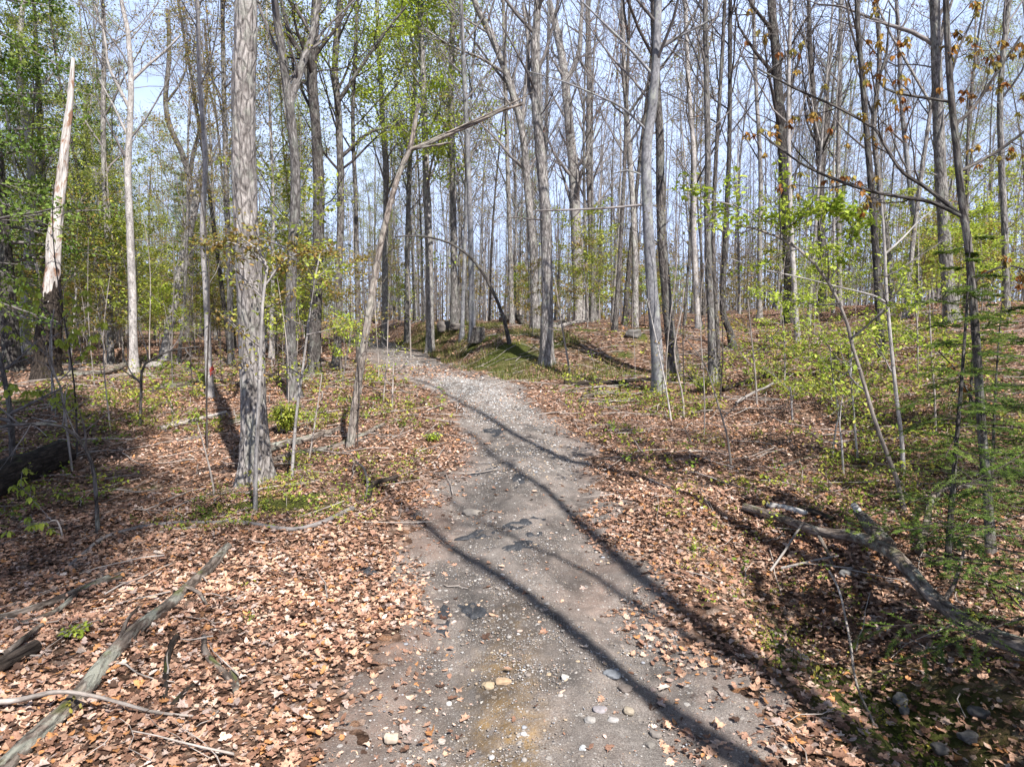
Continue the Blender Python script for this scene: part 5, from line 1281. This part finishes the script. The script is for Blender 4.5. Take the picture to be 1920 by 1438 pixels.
while n < 215 and tries < 4000:
    tries += 1
    y = math.sqrt(rb_.uniform(10.5 ** 2, 46 ** 2)); 
    left = rb_.random() < .66
    x = (rb_.uniform(-.82, -.16) if left else rb_.uniform(-.1, .82)) * y
    d = x - float(xc(y)); px = CX + FPX * x / y
    if abs(d) < 2.0 or (y < 26 and 640 < px < 800) or (not left and y < 17 and px < 1450) or (y < 14 and px > 1450): continue
    if y < 16 and abs(px - 475) < 70: continue
    if y < 17 and px < 330: continue
    c, v = UND[rb_.integers(len(UND))] if left else UND[[0, 2, 3][rb_.integers(3)]]
    zone = 'left woods beyond the thick rough trunk' if px < 720 else 'centre woods behind the grassy bank' if px < 1260 else 'right hand woods on the crest'
    place_parts('understory_sapling', f'leafy {c} sapling in the {zone}', (x, y, HF(x, y) - .03), v, 'sapling', f'{c} understory saplings', rb_.random() * 6.28, rb_.uniform(.7, 1.25))
    n += 1

# thin bare whips standing in the brush
def whip(seed, H):
    rng = np.random.default_rng(seed); zz = np.linspace(0, 1, 12)
    st = np.stack([.12 * np.sin(zz * 4 + seed) * zz * H * .4, .1 * np.cos(zz * 3 + seed) * zz * H * .4, zz * H], -1); rad = .009 * (1 - .75 * zz) + .002
    A, RA, l1 = grow(rng, st[None], rad[None], 7, .25, .97, 50, H * .2, 5, .08, .12, .55, .4, .0022)
    B, RB, l2 = grow(rng, A, RA, 3, .3, .97, 42, l1 * .45, 4, .05, .14, .6, .5, .0018)
    s = MB(); tubes(s, st, rad, 6); b = MB(); tubes(b, A, RA, 4); tubes(b, B, RB, 3)
    return [('stem', s.mesh('stem', M['stem_bark']), None), ('branches', b.mesh('branches', M['twig']), None), ('foliage', twig_leaves(rng, B, 3, .04, 'quad', 'olive', .03, .2).mesh('foliage', M['leaf']), None)]
WH = [whip(401, 1.7), whip(402, 2.3), whip(403, 1.2), whip(404, 2.9)]
n = 0
while n < 75:
    y = math.sqrt(rb_.uniform(8.5 ** 2, 21 ** 2)); left = rb_.random() < .62
    x = (rb_.uniform(-.8, -.14) if left else rb_.uniform(.12, .78)) * y
    if abs(x - float(xc(y))) < 1.7: continue
    c = ['pale', 'brown'][rb_.integers(2)]
    place_parts('bare_whip', f'thin {c} whip of a sapling in the brush ' + ('left of the track' if left else 'on the right hand slope'), (x, y, HF(x, y) - .02), [(a, m_, (M['stem_bark' if c == 'pale' else 'dark_twig'] if a == 'stem' else t_)) for a, m_, t_ in WH[rb_.integers(4)]], 'sapling', f'thin {c} whips ' + ('left of the track' if left else 'on the right hand slope'), rb_.random() * 6.28, rb_.uniform(.7, 1.3))
    n += 1

# the far wood reads as one mass of stems
fw = MB(); rf_ = np.random.default_rng(88)
fl = MB()
for b in range(340):
    y = math.sqrt(rf_.uniform(60 ** 2, 125 ** 2)); x = rf_.uniform(-.86, .86) * y
    Hh = rf_.uniform(13, 22); r = rf_.uniform(.05, .11)
    zz = np.linspace(0, 1, 6)
    tr = np.stack([x + rf_.normal(0, .6) * zz ** 2, y + 0 * zz, HF(x, y) + zz * Hh - .2], -1); rad = r * (1 - .8 * zz) + .012
    tubes(fw, tr, rad, 5)
    A, RA, l1 = grow(rf_, tr[None], rad[None], 17, .18, .98, 42, 3.0, 4, .12, .1, .4, .4, .011, taper=.4)
    B, RB, l2 = grow(rf_, A, RA, 6, .2, .98, 40, l1 * .5, 3, .1, .12, .5, .6, .008)
    tubes(fw, A, RA, 3); tubes(fw, B, RB, 3)
    if True:
        low = rf_.random(170 if x < 0 else 150)
        p = np.stack([x + rf_.normal(0, 1.6, len(low)), y + rf_.normal(0, 1, len(low)), HF(x, y) + low ** 1.6 * 8], -1)
        leaves(fl, rf_, p, rf_.uniform(.2, .5, len(p)), 'quad', tilt=.6, col=pal(rf_, len(p), LEAFCOL['olive' if rf_.random() < .5 else 'brush']))
for b in range(1500):
    y = math.sqrt(rf_.uniform(48 ** 2, 115 ** 2)); x = rf_.uniform(-.86, .86) * y
    if x < xc(y) + 3 and rf_.random() < .35: continue
    Hh = rf_.uniform(5, 13); zz = np.linspace(0, 1, 5)
    tr = np.stack([x + rf_.normal(0, .5) * zz ** 2, y + 0 * zz, HF(x, y) + zz * Hh - .2], -1); rad = rf_.uniform(.022, .05) * (1 - .75 * zz) + .008
    tubes(fw, tr, rad, 4)
    A, RA, l1 = grow(rf_, tr[None], rad[None], 9, .12, .98, 48, 1.5, 4, .12, .12, .5, .4, .009, taper=.3)
    tubes(fw, A, RA, 3)
t = fw.build('far_woods', M['twig']); tag(t, 'dense grey haze of distant bare trunks and twigs', 'woods', kind='stuff')
tag(fl.build('far_undergrowth', M['leaf']), 'pale olive green undergrowth far back in the woods', 'undergrowth', kind='stuff')

# ------------------------------------------------------------------ trees behind the viewpoint: shadow stripe casters, then trees added for shade
def back_tree(label, shadow, hts, Hh, r, spec, leaf=None, mat='mid_bark', seed=1, fork=None):
    """trunk through points whose sun shadows fall on the given ground points; hts = heights of those points along the sun ray"""
    rng = np.random.default_rng(seed)
    s = np.array(SDIR)
    pts = [np.array([*q, float(HF(*q))]) + s * (h / s[2]) for q, h in zip(shadow, hts)]
    d = pts[-1] - pts[0]
    b = pts[0] - d * (pts[0][2] / d[2]); b[2] = float(HF(b[0], b[1])) - .1
    k = (Hh - pts[-1][2]) / d[2]
    allp = np.array([b] + pts + [pts[-1] + d * k])
    f = spline(allp, 34); g = f[0].copy(); tr = f - g; rad = r * (1 - .72 * np.linspace(0, 1, 34)) + .004
    t = empty('backing_tree', g); tag(t, label, 'tree', 'trees behind the viewpoint')
    mb = MB(); tubes(mb, tr, rad, 14, rough=.05, seed=seed, flare=.4)
    mb.build('trunk', M[mat], t)
    (A, RA), (B2, RB), (C3, RC) = crown_batches(rng, tr, rad, spec)
    cb = MB(); tubes(cb, A, RA, 5); tubes(cb, B2, RB, 4); tubes(cb, C3, RC, 3); cb.build('crown', M['twig'], t)
    if leaf: twig_leaves(rng, C3, *leaf).build('foliage', M['leaf'], t)
    return g
S_B = dict(n=9, t0=.80, len=1.8, ang=40, m2=4, m3=3, rmin=.006)
g1 = G(1400, 1438), G(1100, 1190), G(930, 1080), G(760, 955)
back_tree('tall tree behind the viewpoint casting the longest shadow stripe', [tuple(q[:2]) for q in (g1[0], g1[2], g1[3])], (5.2, 8.4, 10.0), 12.5, .095, S_B, seed=3)
g2 = G(1330, 1185), G(1150, 1045), G(1050, 945), G(960, 880)
back_tree('tree behind the viewpoint casting the middle shadow stripe', [tuple(q[:2]) for q in (g2[0], g2[2], g2[3])], (6.5, 9.5, 11.2), 14, .10, dict(S_B, t0=.76), seed=4)
g3 = G(1240, 1165), G(1110, 1080), G(980, 1020)
back_tree('slim tree behind the viewpoint casting the thin lower stripe', [tuple(q[:2]) for q in (G(1330, 1215), g3[1], g3[2])], (6.0, 7.5, 8.8), 11, .05, S_B, seed=5)
g4 = G(1290, 930), G(1130, 875), G(1000, 835), G(880, 765)
back_tree('tree right of the viewpoint casting the far shadow stripe', [tuple(q[:2]) for q in (g4[0], g4[2], g4[3])], (6.5, 9.0, 11.5), 15, .09, dict(S_B, t0=.78), seed=6)
for k, (x, y, sc, vi, lab) in enumerate([(-4.9, 2.9, .62, 2, 'unseen high crowned pine added on the left to shade the far left'), (-.85, -1.9, .88, 2, 'unseen high crowned pine added close behind the viewpoint to shade the left slope'), (-3.3, -.8, .66, 2, 'unseen high crowned pine added just behind the viewpoint to shade the left'), (1.6, -6.2, 1.0, 2, 'big unseen pine added behind the viewpoint to shade the left slope'), (8.9, -.9, .7, 1, 'unseen pine added at right behind the viewpoint to shade the ditch bank')]):  # unseen pines added so their crowns shade the left slope and ditch bank
    place_parts('pine_tree', lab, (x, y, HF(x, y) - .1), pp[vi], group='trees behind the viewpoint', rz=k * 2.2, sc=sc)
for k, (x, y) in enumerate([(13, 2), (16, 7), (-9, -8), (9, -4), (11.5, -.5)]):  # out of view trees added to dapple the slopes with shade
    v = (KINDS['tall bare'] + KINDS['budding'])[[0, 1, 2, 3, 4][k]]
    place_parts('forest_tree', ['unseen bare tree added far to the right for shade', 'unseen bare tree added right of the hemlocks for shade', 'unseen bare tree added behind the viewpoint at the left for shade', 'unseen budding tree added behind the viewpoint at the right for shade', 'unseen budding tree added right of the viewpoint for shade', 'bare tree farthest behind the viewpoint', 'bare tree behind the viewpoint beyond the right pine'][k],
                (x, y, HF(x, y)), v, group='trees behind the viewpoint', rz=k * 1.7, sc=.9)
